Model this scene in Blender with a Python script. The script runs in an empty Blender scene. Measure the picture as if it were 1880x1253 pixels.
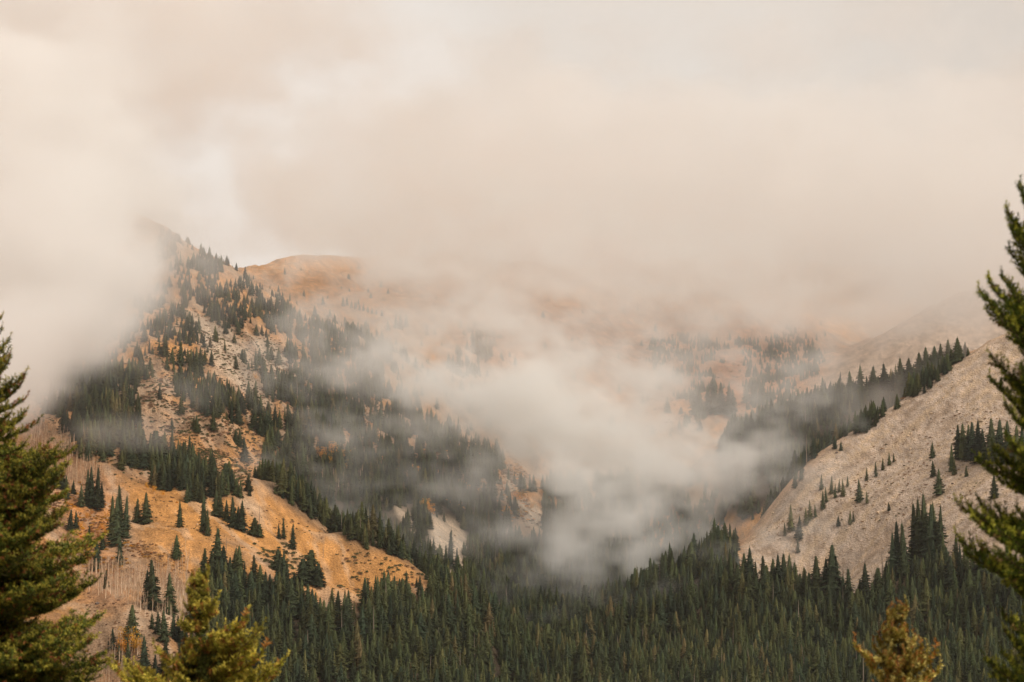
import bpy, math, random
import numpy as np
from mathutils import Vector, Matrix

random.seed(7)
rng = np.random.default_rng(7)
sc = bpy.context.scene
C = sc.collection

# ------------------------------------------------------------------ camera
W, H = 1880.0, 1253.0
FPX = 70.0 / 36.0 * W
PITCH = math.atan((1000 - 626.5) / FPX)
cp, sp = math.cos(PITCH), math.sin(PITCH)
cam_d = bpy.data.cameras.new("camera")
cam_d.lens = 70; cam_d.sensor_width = 36
cam_d.clip_start = 0.5; cam_d.clip_end = 30000
cam_d.dof.use_dof = True
cam_d.dof.focus_distance = 1200
cam_d.dof.aperture_fstop = 5.0
cam = bpy.data.objects.new("camera", cam_d)
C.objects.link(cam)
cam.rotation_euler = (math.pi / 2 + PITCH, 0, 0)
sc.camera = cam

# ------------------------------------------------------------------ world: overcast daylight
SUN_EL, SUN_AZ = math.radians(48), math.radians(122)     # azimuth clockwise from +Y (the view direction)
w = bpy.data.worlds.new("World"); sc.world = w
w.use_nodes = True
nt = w.node_tree; nt.nodes.clear()
N = nt.nodes.new
out = N("ShaderNodeOutputWorld"); bg = N("ShaderNodeBackground")
sky = N("ShaderNodeTexSky"); sky.sky_type = 'NISHITA'; sky.sun_disc = False
sky.sun_elevation = SUN_EL; sky.sun_rotation = SUN_AZ
tc = N("ShaderNodeTexCoord"); mp = N("ShaderNodeMapping"); mp.inputs['Scale'].default_value = (1.0, 1.0, 2.0)
n1 = N("ShaderNodeTexNoise"); n1.inputs['Scale'].default_value = 3.1; n1.inputs['Detail'].default_value = 5; n1.inputs['Roughness'].default_value = 0.45
n1.inputs['Distortion'].default_value = 0.4
cr = N("ShaderNodeValToRGB")
cr.color_ramp.elements[0].position = 0.33; cr.color_ramp.elements[0].color = (0.640, 0.578, 0.512, 1)
cr.color_ramp.elements[1].position = 0.70; cr.color_ramp.elements[1].color = (0.775, 0.718, 0.652, 1)
sc8 = N("ShaderNodeVectorMath"); sc8.operation = 'SCALE'; sc8.inputs['Scale'].default_value = 10.6
mx = N("ShaderNodeMix"); mx.data_type = 'RGBA'; mx.inputs['Factor'].default_value = 0.94
bg.inputs['Strength'].default_value = 0.10
L = nt.links.new
L(tc.outputs['Generated'], mp.inputs['Vector']); L(mp.outputs['Vector'], n1.inputs['Vector'])
L(n1.outputs['Fac'], cr.inputs['Fac']); L(cr.outputs['Color'], sc8.inputs[0])
gd = N("ShaderNodeVectorMath"); gd.operation = 'DOT_PRODUCT'
gdir = Vector((-0.139, 1.0, 0.185)).normalized()
gd.inputs[1].default_value = gdir
gr = N("ShaderNodeMapRange"); gr.interpolation_type = 'SMOOTHERSTEP'; gr.inputs['From Min'].default_value = 0.984; gr.inputs['From Max'].default_value = 1.0; gr.inputs['To Max'].default_value = 0.75
gm_ = N("ShaderNodeMix"); gm_.data_type = 'RGBA'; gm_.inputs[7].default_value = (9.9, 9.2, 8.5, 1)     # thinner, sun-lit cloud above the left ridge
nrm = N("ShaderNodeVectorMath"); nrm.operation = 'NORMALIZE'
L(tc.outputs['Generated'], nrm.inputs[0]); L(nrm.outputs['Vector'], gd.inputs[0]); L(gd.outputs['Value'], gr.inputs['Value']); L(gr.outputs['Result'], gm_.inputs['Factor'])
L(sc8.outputs['Vector'], gm_.inputs[6])
L(sky.outputs['Color'], mx.inputs[6]); L(gm_.outputs[2], mx.inputs[7])
L(mx.outputs[2], bg.inputs['Color']); L(bg.outputs['Background'], out.inputs['Surface'])

sun_d = bpy.data.lights.new("sun", 'SUN'); sun_d.energy = 2.6; sun_d.angle = math.radians(20)
sun_d.color = (1.0, 0.93, 0.84)
sun = bpy.data.objects.new("sun", sun_d); C.objects.link(sun)
sdir = Vector((math.sin(SUN_AZ) * math.cos(SUN_EL), math.cos(SUN_AZ) * math.cos(SUN_EL), math.sin(SUN_EL)))
sun.rotation_euler = sdir.to_track_quat('Z', 'Y').to_euler()
sun.location = (0, -50, 300)

sc.view_settings.view_transform = 'Standard'; sc.view_settings.look = 'None'
sc.view_settings.exposure = 0.02; sc.view_settings.gamma = 1; sc.view_settings.use_curve_mapping = False
cy = sc.cycles
cy.max_bounces = 12; cy.diffuse_bounces = 2; cy.glossy_bounces = 1; cy.transmission_bounces = 2
cy.volume_bounces = 10; cy.transparent_max_bounces = 12
cy.volume_step_rate = 1.5; cy.volume_max_steps = 256
cy.use_adaptive_sampling = True; cy.adaptive_threshold = 0.02
cy.use_denoising = True; cy.sample_clamp_indirect = 4

# ------------------------------------------------------------------ helpers
def ray(px, py):
    u = (np.asarray(px, float) - W / 2) / FPX; v = (H / 2 - np.asarray(py, float)) / FPX
    x = u; y = cp - v * sp; z = sp + v * cp
    return x / y, z / y                       # per metre of depth Y

def at(px, py, Y):
    a, b = ray(px, py)
    return np.array([float(a) * Y, Y, float(b) * Y])

def project(x, y, z):
    fw = y * cp + z * sp; up = -y * sp + z * cp
    return W / 2 + FPX * x / fw, H / 2 - FPX * up / fw

def _hash(ix, iy, seed):
    h = (ix.astype(np.int64) * 374761393 + iy.astype(np.int64) * 668265263 + seed * 974634777) & 0xFFFFFFFF
    h = ((h ^ (h >> 13)) * 1274126177) & 0xFFFFFFFF
    return ((h ^ (h >> 16)) & 0xFFFF) / 65535.0

def vnoise(x, y, seed=0):
    ix = np.floor(x); iy = np.floor(y); fx = x - ix; fy = y - iy
    fx = fx * fx * fx * (fx * (fx * 6 - 15) + 10); fy = fy * fy * fy * (fy * (fy * 6 - 15) + 10)
    a = _hash(ix, iy, seed); b = _hash(ix + 1, iy, seed); c = _hash(ix, iy + 1, seed); d = _hash(ix + 1, iy + 1, seed)
    return a + (b - a) * fx + (c - a) * fy + (a - b - c + d) * fx * fy

def fbm(x, y, octv=4, seed=0, gain=0.5):
    s = 0; a = 1; t = 0
    for i in range(octv):
        s = s + a * vnoise(x + 17.3 * i, y - 9.1 * i, seed + i); t += a
        a *= gain; x = x * 2.03; y = y * 2.03
    return s / t

def raster(poly, px, py):
    """even-odd inside test, vectorised"""
    inside = np.zeros(px.shape, bool)
    n = len(poly)
    for i in range(n):
        x0, y0 = poly[i]; x1, y1 = poly[(i + 1) % n]
        if y0 == y1: continue
        c = (y0 > py) != (y1 > py)
        xi = (x1 - x0) * (py - y0) / (y1 - y0) + x0
        inside ^= c & (px < xi)
    return inside

GX, GY = np.meshgrid(np.arange(-200, 2084, 4.0), np.arange(300, 1504, 4.0))
def blur(a, k):
    for _ in range(2):
        for ax in (0, 1):
            c = np.cumsum(np.pad(a, [(k + 1, k) if i == ax else (0, 0) for i in (0, 1)], mode='edge'), axis=ax)
            a = (np.take(c, range(2 * k + 1, c.shape[ax]), ax) - np.take(c, range(0, c.shape[ax] - 2 * k - 1), ax)) / (2 * k + 1)
    return a

class Mask:
    def __init__(self, polys, soft=2):
        """polys: (list of points, value)"""
        m = np.zeros(GX.shape)
        for p, v in polys: m[raster(p, GX, GY)] = v
        self.m = blur(m, soft) if soft else m
    def __call__(self, px, py):
        i = np.clip((np.asarray(py) - 300) / 4, 0, self.m.shape[0] - 1.001); j = np.clip((np.asarray(px) + 200) / 4, 0, self.m.shape[1] - 1.001)
        i0 = i.astype(int); j0 = j.astype(int); fi = i - i0; fj = j - j0
        m = self.m
        return (m[i0, j0] * (1 - fi) * (1 - fj) + m[i0 + 1, j0] * fi * (1 - fj) + m[i0, j0 + 1] * (1 - fi) * fj + m[i0 + 1, j0 + 1] * fi * fj)

def tag(o, label=None, cat=None, group=None, kind=None):
    if label: o['label'] = label
    if cat: o['category'] = cat
    if group: o['group'] = group
    if kind: o['kind'] = kind
    return o

def mesh_np(name, verts, faces, mat=None, smooth=False):
    """faces: (n,3) or (n,4) array"""
    me = bpy.data.meshes.new(name)
    verts = np.asarray(verts, np.float32); faces = np.asarray(faces, np.int32)
    k = faces.shape[1]
    me.vertices.add(len(verts)); me.vertices.foreach_set("co", verts.ravel())
    me.loops.add(faces.size); me.loops.foreach_set("vertex_index", faces.ravel())
    me.polygons.add(len(faces))
    me.polygons.foreach_set("loop_start", np.arange(0, faces.size, k, dtype=np.int32))
    try: me.polygons.foreach_set("loop_total", np.full(len(faces), k, dtype=np.int32))
    except Exception: pass
    me.polygons.foreach_set("use_smooth", np.full(len(faces), smooth))
    me.update(calc_edges=True)
    if mat: me.materials.append(mat)
    return me

def obj(name, me, parent=None):
    o = bpy.data.objects.new(name, me); C.objects.link(o)
    if parent: o.parent = parent
    return o

# ------------------------------------------------------------------ terrain
CP = [
 # near hill (out of frame, under the foreground trees)
 (-300,1700,8),(940,1700,8),(2200,1700,8),
 # valley floor under the forest
 (-300,1360,760),(200,1350,800),(600,1352,850),(1000,1345,850),(1400,1345,850),(1900,1320,850),(2300,1250,850),
 (900,1260,1000),(1250,1262,1000),(1600,1245,980),(1900,1220,960),
 (900,1175,1130),(1250,1180,1120),(1600,1160,1070),(1880,1110,1040),(2150,1050,1040),
 (900,1095,1260),(1200,1105,1250),(1400,1085,1190),
 (1000,1030,1420),(1200,1040,1420),(1300,1010,1450),
 # talus slope
 (1440,1072,1190),(1560,1070,1140),(1700,1030,1110),(1880,985,1080),
 (1480,975,1235),(1600,935,1220),(1700,900,1200),(1800,870,1180),(1900,830,1180),(2050,760,1180),
 (1600,840,1280),(1750,780,1270),(1880,720,1270),
 (1365,1010,1260),(1400,965,1275),(1450,905,1290),(1560,803,1315),(1680,722,1335),(1780,655,1350),(1880,598,1365),(2050,520,1390),
 (1400,1010,1360),(1560,910,1420),(1680,850,1440),(1780,790,1460),(1900,720,1480),(2100,620,1500),
 # wooded ridge behind the talus
 (1340,830,1560),(1420,790,1590),(1500,752,1620),(1620,726,1640),(1700,695,1660),(1770,668,1680),(1900,605,1700),
 (1360,915,1470),(1400,880,1490),(1500,835,1530),(1600,800,1550),(1680,760,1580),
 (1450,790,1720),(1600,740,1780),(1750,690,1820),
 # pale slope behind
 (1560,700,1930),(1480,730,1950),(1500,695,2000),(1560,655,2040),(1620,618,2070),(1700,577,2100),(1850,510,2150),
 (1600,690,2250),(1750,640,2300),
 # bowl
 (1200,800,1850),(1310,785,1850),(1180,720,2000),(1250,700,2050),(1340,720,1980),(1450,690,2080),(1200,620,2250),(1340,620,2230),(1420,590,2300),
 (1000,560,2350),(1200,540,2500),(1400,500,2600),(1000,490,2700),(1200,470,2800),(1600,470,2800),(800,490,2900),(1200,600,3300),(600,650,3300),(1700,600,3300),(200,600,2800),
 (1330,960,1500),(1290,890,1650),(1200,930,1560),
 (1100,900,1600),(1000,870,1640),(1100,790,1780),(950,720,1880),(850,640,1980),(900,600,2120),(780,560,2160),(700,545,2240),
 (450,503,2440),(510,490,2440),(570,478,2440),(640,482,2470),(760,470,2550),(380,520,2480),
 (570,600,2750),(400,600,2750),
 # left massif
 (100,320,1720),(230,402,1650),(310,458,1610),(400,512,1590),(480,560,1590),(545,598,1610),(610,618,1650),(700,650,1720),(780,680,1780),
 (230,520,1850),(400,600,1830),(500,640,1850),(600,650,1900),(700,610,2030),
 (100,560,1500),(200,600,1450),(300,600,1450),(400,650,1400),(500,690,1430),(600,730,1480),(700,760,1540),(800,790,1580),
 (100,690,1330),(200,700,1330),(300,780,1240),(400,800,1250),(500,810,1300),(600,830,1350),(700,860,1400),(800,870,1460),(900,890,1500),
 (60,775,1220),(130,830,1160),(220,850,1150),(300,870,1170),(390,868,1175),
 (-100,700,1250),(-150,500,1500),(-100,900,1000),(-150,1100,850),(-300,600,1200),
 # golden spur: crest, hollow behind, lower face
 (220,880,1105),(300,905,1100),(400,892,1125),(480,905,1120),(592,969,1095),(659,1002,1080),(737,1028,1070),(778,1064,1060),
 (540,965,1190),(640,1010,1180),(720,1045,1170),(800,1065,1180),
 (600,940,1270),(700,950,1300),(800,985,1300),(850,1000,1330),(900,980,1400),
 (450,1000,1020),(560,1062,995),(650,1105,990),(710,1088,1020),(500,1130,940),(350,1010,980),(250,1100,890),(200,1120,870),(150,1100,890),
 (300,1210,830),(430,1210,870),(580,1210,910),(750,1165,1020),(250,960,1035),(150,910,1070),(130,1000,980),
]
pts = []
for a, b, Y in CP: pts.append(at(a, b, Y))
for ang in range(0, 360, 20):          # far country all round
    r = 7000; pts.append(np.array([r * math.sin(math.radians(ang)), r * math.cos(math.radians(ang)), 500.0 if ang not in (180, 160, 200) else 250.0]))
for x, y, z in [(-60,0,-1.8),(60,0,-1.8),(0,0,-1.9),(0,30,-11),(-60,30,-11),(60,30,-11),(0,100,-34),(-150,100,-30),(150,100,-30),(0,300,-88),(-200,300,-80),(200,300,-80),
                (0,600,-110),(-250,600,-95),(250,600,-95),(450,650,-80),(-450,650,-70),(0,-300,90),(-500,-300,90),(500,-300,90),(600,300,0),(-600,300,0)]:
    pts.append(np.array([x, y, z], float))
P = np.array(pts)
CC = 35.0
def kern(d2): return np.sqrt(d2 + CC * CC)
D2 = ((P[:, None, :2] - P[None, :, :2]) ** 2).sum(-1)
K = -kern(D2)
n = len(P)
A = np.zeros((n + 1, n + 1)); A[:n, :n] = K + np.eye(n) * 1.0 * -1; A[:n, n] = 1; A[n, :n] = 1
sol = np.linalg.solve(A, np.append(P[:, 2], 0))
WT, C0 = sol[:n], sol[n]
def base_h(x, y):
    s = np.full(x.shape, C0)
    for i in range(n): s -= WT[i] * np.sqrt((x - P[i, 0]) ** 2 + (y - P[i, 1]) ** 2 + CC * CC)
    return s

def smooth(a, b, x):
    t = np.clip((x - a) / (b - a), 0, 1); return t * t * (3 - 2 * t)

def rough_h(x, y, z):
    far = smooth(500, 800, y)
    r1 = 1 - np.abs(2 * fbm(x / 95, y / 95, 4, 3) - 1)
    amp = 7.5 * smooth(-40, 80, z) + 1.2
    hh = (r1 - 0.62) * amp * 2.0
    hh = hh + (fbm(x / 18, y / 18, 4, 11) - 0.5) * 4.5
    hh = hh + (fbm((x + y * .5) / 13, (y - x * .3) / 55, 3, 91) - .5) * 7.0 * smooth(-20, 60, z) * smooth(150, -50, x)
    return hh * far + (fbm(x / 6, y / 6, 3, 5) - .5) * 0.5 * (1 - far)

def calm(x, y):        # scree and the smooth grassy spur are even surfaces
    return 1.0

rows = np.concatenate([np.arange(0, 60, 3), np.arange(60, 700, 20), np.arange(700, 1800, 3.2), np.arange(1800, 2700, 6.0), np.geomspace(2700, 9000, 40)])
rows[0] = 0.3
th = np.concatenate([np.arange(-180, -34, 4.0), np.arange(-34, -15.5, .5), np.arange(-15.5, 15.5, 0.055), np.arange(15.5, 34, .5), np.arange(34, 180, 4.0)])
TH, RR = np.meshgrid(np.radians(th), rows)
TX, TY = RR * np.sin(TH), RR * np.cos(TH)
# evaluate smooth part on a coarse lattice of the same fan and upsample
ci = np.unique(np.concatenate([np.arange(0, len(rows), 3), [len(rows) - 1]])); cj = np.unique(np.concatenate([np.arange(0, len(th), 4), [len(th) - 1]]))
Zc = base_h(TX[np.ix_(ci, cj)], TY[np.ix_(ci, cj)])
tmp = np.stack([np.interp(np.arange(len(th)), cj, r) for r in Zc])
TZ = np.stack([np.interp(np.arange(len(rows)), ci, tmp[:, j]) for j in range(len(th))], 1)
near_z = -1.9 - 0.36 * TY + 0.0006 * np.abs(TX) ** 2 * (TY > 0) + 0.02 * TX
near_z = np.where(TY < 0, -1.9 - 0.15 * TY, near_z)
bl = smooth(70, 240, RR)
TZ = near_z * (1 - bl) + TZ * bl
PXg, PYg = project(TX, TY, TZ)
m_even = Mask([([(1360,1010),(1440,900),(1560,790),(1680,710),(1790,640),(2080,480),(2080,1000),(1700,1040),(1560,1080),(1400,1080)], 1),
               ([(220,870),(400,930),(480,900),(592,965),(737,1020),(790,1060),(650,1110),(560,1060),(450,1000),(300,960)], .7)], 3)
EV = m_even(PXg, PYg) * ((TY > 900) & (TY < 1420))
TZ = TZ + rough_h(TX, TY, TZ) * (1 - 0.88 * EV)

def hgt_lookup():
    from bisect import bisect
    def f(x, y):
        r = np.hypot(x, y); t = np.degrees(np.arctan2(x, y))
        i = np.clip(np.searchsorted(rows, r) - 1, 0, len(rows) - 2); j = np.clip(np.searchsorted(th, t) - 1, 0, len(th) - 2)
        fi = np.clip((r - rows[i]) / (rows[i + 1] - rows[i]), 0, 1); fj = np.clip((t - th[j]) / (th[j + 1] - th[j]), 0, 1)
        return TZ[i, j] * (1 - fi) * (1 - fj) + TZ[i + 1, j] * fi * (1 - fj) + TZ[i, j + 1] * (1 - fi) * fj + TZ[i + 1, j + 1] * fi * fj
    return f
height = hgt_lookup()

def hit(px, py, y0=700, y1=2900):
    """first terrain point along the view ray of a photo pixel"""
    a, b = ray(px, py)
    Y = np.arange(y0, y1, 1.5)
    g = height(float(a) * Y, Y) - float(b) * Y
    k = np.argmax(g > 0)
    if g[k] <= 0: return None
    return np.array([float(a) * Y[k], Y[k], height(float(a) * Y[k:k+1], Y[k:k+1])[0]])

# visibility of every fan vertex (for picking what the photo shows)
ELEV = TZ / np.maximum(TY, 1)
run = np.maximum.accumulate(np.where(RR < 650, -9, ELEV), axis=0)
VISG = (ELEV >= run - 0.0125)            # ground whose tree tops could show

# ---- ground colours, by region (base colours of the soils, grasses and scree)
GOLD = np.array([0.52, 0.25, 0.078]); TAN = np.array([0.39, 0.245, 0.145]); SCREE = np.array([0.46, 0.355, 0.275])
RED = np.array([0.42, 0.17, 0.08]); LITTER = np.array([0.085, 0.062, 0.038]); BRUSH = np.array([0.40, 0.215, 0.11]); PALE = np.array([0.50, 0.375, 0.265])
px, py = project(TX, TY, TZ)
nA = fbm(TX / 40, TY / 40, 4, 21); nB = fbm(TX / 9, TY / 9, 4, 31); nC = fbm(TX / 3.5, TY / 3.5, 3, 41)
def lerp(a, b, t): return a + (b - a) * t[..., None]
col = lerp(np.broadcast_to(TAN, TX.shape + (3,)), GOLD, smooth(.42, .62, nA * .6 + nB * .4))
col = lerp(col, BRUSH, smooth(.50, .68, nB) * .6)
def zone(polys, soft, y0, y1, target, amt=1.0, nz=None):
    global col
    m = Mask([(p, 1.0) for p in polys], soft)(px, py) * ((TY > y0) & (TY < y1)) * amt
    if nz is not None: m = np.clip(m * 1.0 + (nz - .5) * 1.2 * (m > .02), 0, 1) * (m > .02)
    col = lerp(col, target, m)
FOREST_POLY = [(340,1500),(350,1150),(362,1075),(400,1050),(440,1055),(520,1068),(565,1140),(600,1130),(660,1118),(710,1108),(790,1085),(800,1060),(850,1030),(900,985),(1000,985),(1040,1000),(1200,990),(1330,985),(1352,1065),(1400,1098),(1500,1105),(1560,1112),(1600,1098),(1650,1062),(1720,1020),(1800,1050),(1990,1040),(2080,1500)]
BACKFOREST_POLY = [(478,868),(520,830),(620,835),(700,870),(800,880),(900,900),(950,960),(900,990),(850,1030),(800,1075),(780,1058),(737,1024),(659,998),(592,965),(520,915)]
RIDGE_POLY = [(1310,850),(1340,790),(1420,760),(1500,735),(1620,712),(1700,680),(1775,655),(1800,670),(1680,740),(1560,810),(1440,910),(1380,960),(1320,940)]
zone([[(1360,1010),(1440,900),(1560,790),(1680,710),(1790,640),(2080,480),(2080,1060),(1700,1060),(1560,1110),(1380,1090)]], 2, 950, 1420, SCREE)
zone([[(1420,760),(1560,640),(1700,560),(2080,400),(2080,640),(1700,720),(1500,760)]], 3, 1750, 2400, SCREE)
zone([[(200,860),(400,930),(470,895),(592,965),(737,1020),(790,1060),(650,1110),(560,1060),(500,1000),(300,980)]], 3, 850, 1160, GOLD, 1, nA)
zone([[(240,900),(330,930),(430,1000),(380,1080),(300,1060),(250,1000)]], 3, 800, 1130, GOLD, .8)
zone([[(380,500),(700,450),(1100,560),(1000,640),(700,600),(560,560)]], 4, 1900, 2900, GOLD, .9)
zone([[(340,575),(420,600),(450,645),(470,695),(510,755),(480,745),(440,715),(400,680),(375,640)], [(790,950),(850,965),(845,1005),(830,1030),(800,1010),(785,975)], [(725,925),(745,940),(760,960),(790,975),(780,965)], [(460,620),(500,625),(552,697),(504,690)], [(930,840),(945,900),(1010,950),(1000,985),(930,940)]], 1, 1000, 1800, PALE)
zone([[(280,1080),(320,1110),(330,1140),(300,1160),(275,1120)], [(420,900),(470,925),(500,960),(440,930)]], 2, 700, 1160, PALE, .8)
zone([[(1315,640),(1360,640),(1370,700),(1345,790),(1325,740)]], 3, 1800, 2300, RED)
zone([[(800,560),(1500,560),(1500,760),(1100,780),(850,680)]], 8, 1850, 2500, np.array([.50,.25,.13]), .7)
zone([[(40,820),(60,760),(165,840),(210,880),(230,1000),(250,1110),(180,1120),(120,1000),(60,900)]], 3, 800, 1250, BRUSH, .85, nA)
zone([[(120,920),(210,930),(210,1000),(140,1010)]], 3, 800, 1150, np.array([.50,.21,.06]), .7, nB)
zone([FOREST_POLY, BACKFOREST_POLY], 2, 0, 1520, LITTER)
zone([RIDGE_POLY], 2, 1430, 1760, LITTER)
zone([[(-200,1090),(200,1110),(260,1500),(-200,1500)]], 3, 0, 950, LITTER, .3)
zone([[(790,945),(846,957),(858,1000),(850,1050),(835,1075),(812,1060),(792,1030)], [(722,922),(742,932),(762,965),(765,985),(740,965)]], 1, 1150, 1500, np.array([.52, .40, .29]))
near = smooth(760, 640, RR)
col = lerp(col, LITTER * 1.5, near)
SA = TX * .877 + TY * .48; SB = -TX * .48 + TY * .877
nS = fbm(SA / 26, SB / 3.2, 4, 61); mS = Mask([([(1360,1010),(1440,900),(1560,790),(1680,710),(1790,640),(2080,480),(2080,1060),(1700,1060),(1560,1110),(1380,1090)], 1.0)], 2)(px, py) * ((TY > 950) & (TY < 1420))
col = lerp(col, np.array([.25, .165, .10]), mS * smooth(.56, .68, nS) * .55)
col = lerp(col, np.array([.46, .32, .19]), mS * smooth(.46, .36, nS) * .6)
nD = fbm((TX + TY * .5) / 7, (TY - TX * .3) / 30, 4, 71); mL = (1 - mS) * (px < 1350) * (TY > 750)
isg = smooth(.30, .42, 1 - col[..., 2] / (col[..., 0] + 1e-3) - .42)
col = lerp(col, col * .62, mL * smooth(.52, .66, nD) * (.8 - .45 * isg))
col = lerp(col, PALE, mL * smooth(.44, .34, nD) * .35 * (col[..., 0] > .3))
offr = smooth(-34, -24, -np.abs(np.degrees(TH))) 
col = col * (0.55 + 0.90 * nC)[..., None] * (0.80 + 0.40 * nB)[..., None]

gm = bpy.data.materials.new("hillside_ground"); gm.use_nodes = True
g = gm.node_tree; gN = g.nodes.new; gL = g.links.new
pb = g.nodes['Principled BSDF']; pb.inputs['Roughness'].default_value = .95; pb.inputs['Specular IOR Level'].default_value = .15
at_ = gN('ShaderNodeAttribute'); at_.attribute_name = 'soil'
geo = gN('ShaderNodeNewGeometry')
ns = gN('ShaderNodeTexNoise'); ns.inputs['Scale'].default_value = 1.1; ns.inputs['Detail'].default_value = 6; ns.inputs['Roughness'].default_value = .65
vr = gN('ShaderNodeTexVoronoi'); vr.inputs['Scale'].default_value = .7
mr = gN('ShaderNodeMapRange'); mr.inputs['From Min'].default_value = .3; mr.inputs['From Max'].default_value = .7; mr.inputs['To Min'].default_value = .55; mr.inputs['To Max'].default_value = 1.35
ml = gN('ShaderNodeVectorMath'); ml.operation = 'SCALE'
bp = gN('ShaderNodeBump'); bp.inputs['Strength'].default_value = .9; bp.inputs['Distance'].default_value = .5
gL(geo.outputs['Position'], ns.inputs['Vector']); gL(geo.outputs['Position'], vr.inputs['Vector'])
gL(ns.outputs['Fac'], mr.inputs['Value']); gL(at_.outputs['Color'], ml.inputs[0]); gL(mr.outputs['Result'], ml.inputs['Scale'])
gL(ml.outputs['Vector'], pb.inputs['Base Color'])
ad = gN('ShaderNodeMath'); ad.operation = 'ADD'; gL(ns.outputs['Fac'], ad.inputs[0]); gL(vr.outputs['Distance'], ad.inputs[1])
gL(ad.outputs[0], bp.inputs['Height']); gL(bp.outputs['Normal'], pb.inputs['Normal'])

nr, nc = TX.shape
ii, jj = np.meshgrid(np.arange(nr - 1), np.arange(nc - 1), indexing='ij')
a0 = (ii * nc + jj).ravel()
F = np.stack([a0, a0 + 1, a0 + nc + 1, a0 + nc], 1)
# close the seam behind the camera
i1 = np.arange(nr - 1); F = np.concatenate([F, np.stack([i1 * nc + nc - 1, i1 * nc, (i1 + 1) * nc, (i1 + 1) * nc + nc - 1], 1)])
F = F[:, ::-1]
me = mesh_np("terrain", np.stack([TX, TY, TZ], -1).reshape(-1, 3), F, gm, True)
ca = me.color_attributes.new('soil', 'FLOAT_COLOR', 'POINT')
ca.data.foreach_set('color', np.concatenate([np.clip(col, 0, 1), np.ones(col.shape[:2] + (1,))], -1).astype(np.float32).ravel())
terrain = obj("terrain", me); tag(terrain, kind='structure')
#PART2

# ------------------------------------------------------------------ materials for plants and rocks
def plant_mat(name, c, var=.35, hue=.03, rough=.85, trans=0.0, two=None):
    m = bpy.data.materials.new(name); m.use_nodes = True
    t = m.node_tree; b = t.nodes['Principled BSDF']; b.inputs['Roughness'].default_value = rough; b.inputs['Specular IOR Level'].default_value = .2
    oi = t.nodes.new('ShaderNodeObjectInfo'); gi = t.nodes.new('ShaderNodeNewGeometry')
    rnd = t.nodes.new('ShaderNodeMath'); rnd.operation = 'MULTIPLY_ADD'; rnd.inputs[1].default_value = var * 1.2; rnd.inputs[2].default_value = 1 - var * .6
    t.links.new(oi.outputs['Random'], rnd.inputs[0])
    r2 = t.nodes.new('ShaderNodeMath'); r2.operation = 'MULTIPLY_ADD'; r2.inputs[1].default_value = var; r2.inputs[2].default_value = 1 - var * .5
    t.links.new(gi.outputs['Random Per Island'], r2.inputs[0])
    mm = t.nodes.new('ShaderNodeMath'); mm.operation = 'MULTIPLY'; t.links.new(rnd.outputs[0], mm.inputs[0]); t.links.new(r2.outputs[0], mm.inputs[1])
    hs = t.nodes.new('ShaderNodeHueSaturation'); hs.inputs['Color'].default_value = (*c, 1)
    if two is not None:
        mxx = t.nodes.new('ShaderNodeMix'); mxx.data_type = 'RGBA'; mxx.inputs[6].default_value = (*c, 1); mxx.inputs[7].default_value = (*two, 1)
        fr = t.nodes.new('ShaderNodeMath'); fr.operation = 'FRACT'; f2 = t.nodes.new('ShaderNodeMath'); f2.operation = 'MULTIPLY'; f2.inputs[1].default_value = 7.31
        t.links.new(oi.outputs['Random'], f2.inputs[0]); t.links.new(f2.outputs[0], fr.inputs[0]); t.links.new(fr.outputs[0], mxx.inputs['Factor']); t.links.new(mxx.outputs[2], hs.inputs['Color'])
    t.links.new(mm.outputs[0], hs.inputs['Value']); t.links.new(hs.outputs['Color'], b.inputs['Base Color'])
    if trans:
        tr = t.nodes.new('ShaderNodeBsdfTranslucent'); mix = t.nodes.new('ShaderNodeMixShader'); mix.inputs[0].default_value = trans
        t.links.new(hs.outputs['Color'], tr.inputs['Color']); t.links.new(b.outputs[0], mix.inputs[1]); t.links.new(tr.outputs[0], mix.inputs[2])
        t.links.new(mix.outputs[0], t.nodes['Material Output'].inputs['Surface'])
    return m
M = dict(
    dark=plant_mat('dark_green_needles', (.029, .043, .024), .8, two=(.056, .064, .025)),
    mid=plant_mat('green_needles', (.056, .074, .029), .6, two=(.086, .086, .030)),
    olive=plant_mat('olive_needles', (.12, .118, .042), .55, two=(.135, .10, .045)),
    bark=plant_mat('conifer_bark', (.12, .085, .06), .3),
    grey=plant_mat('weathered_wood', (.27, .21, .16), .4),
    aspen=plant_mat('aspen_bark', (.74, .58, .42), .5, two=(.58, .40, .25)),
    twig=plant_mat('bare_twigs', (.46, .30, .17), .5, two=(.36, .20, .13)),
    gold=plant_mat('golden_leaves', (.78, .42, .05), .4, trans=.3, two=(.75, .33, .05)),
    rust=plant_mat('rust_leaves', (.46, .19, .06), .5, two=(.55, .30, .06)),
    shrub=plant_mat('shrub_leaves', (.105, .125, .045), .5, two=(.16, .13, .06)),
    brown=plant_mat('dry_shrub_leaves', (.27, .15, .09), .5, two=(.34, .2, .1)),
    rock=plant_mat('scree_stone', (.45, .33, .22), .7, two=(.27, .19, .12)),
    rockd=plant_mat('dark_stone', (.14, .10, .08), .4),
)

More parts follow.
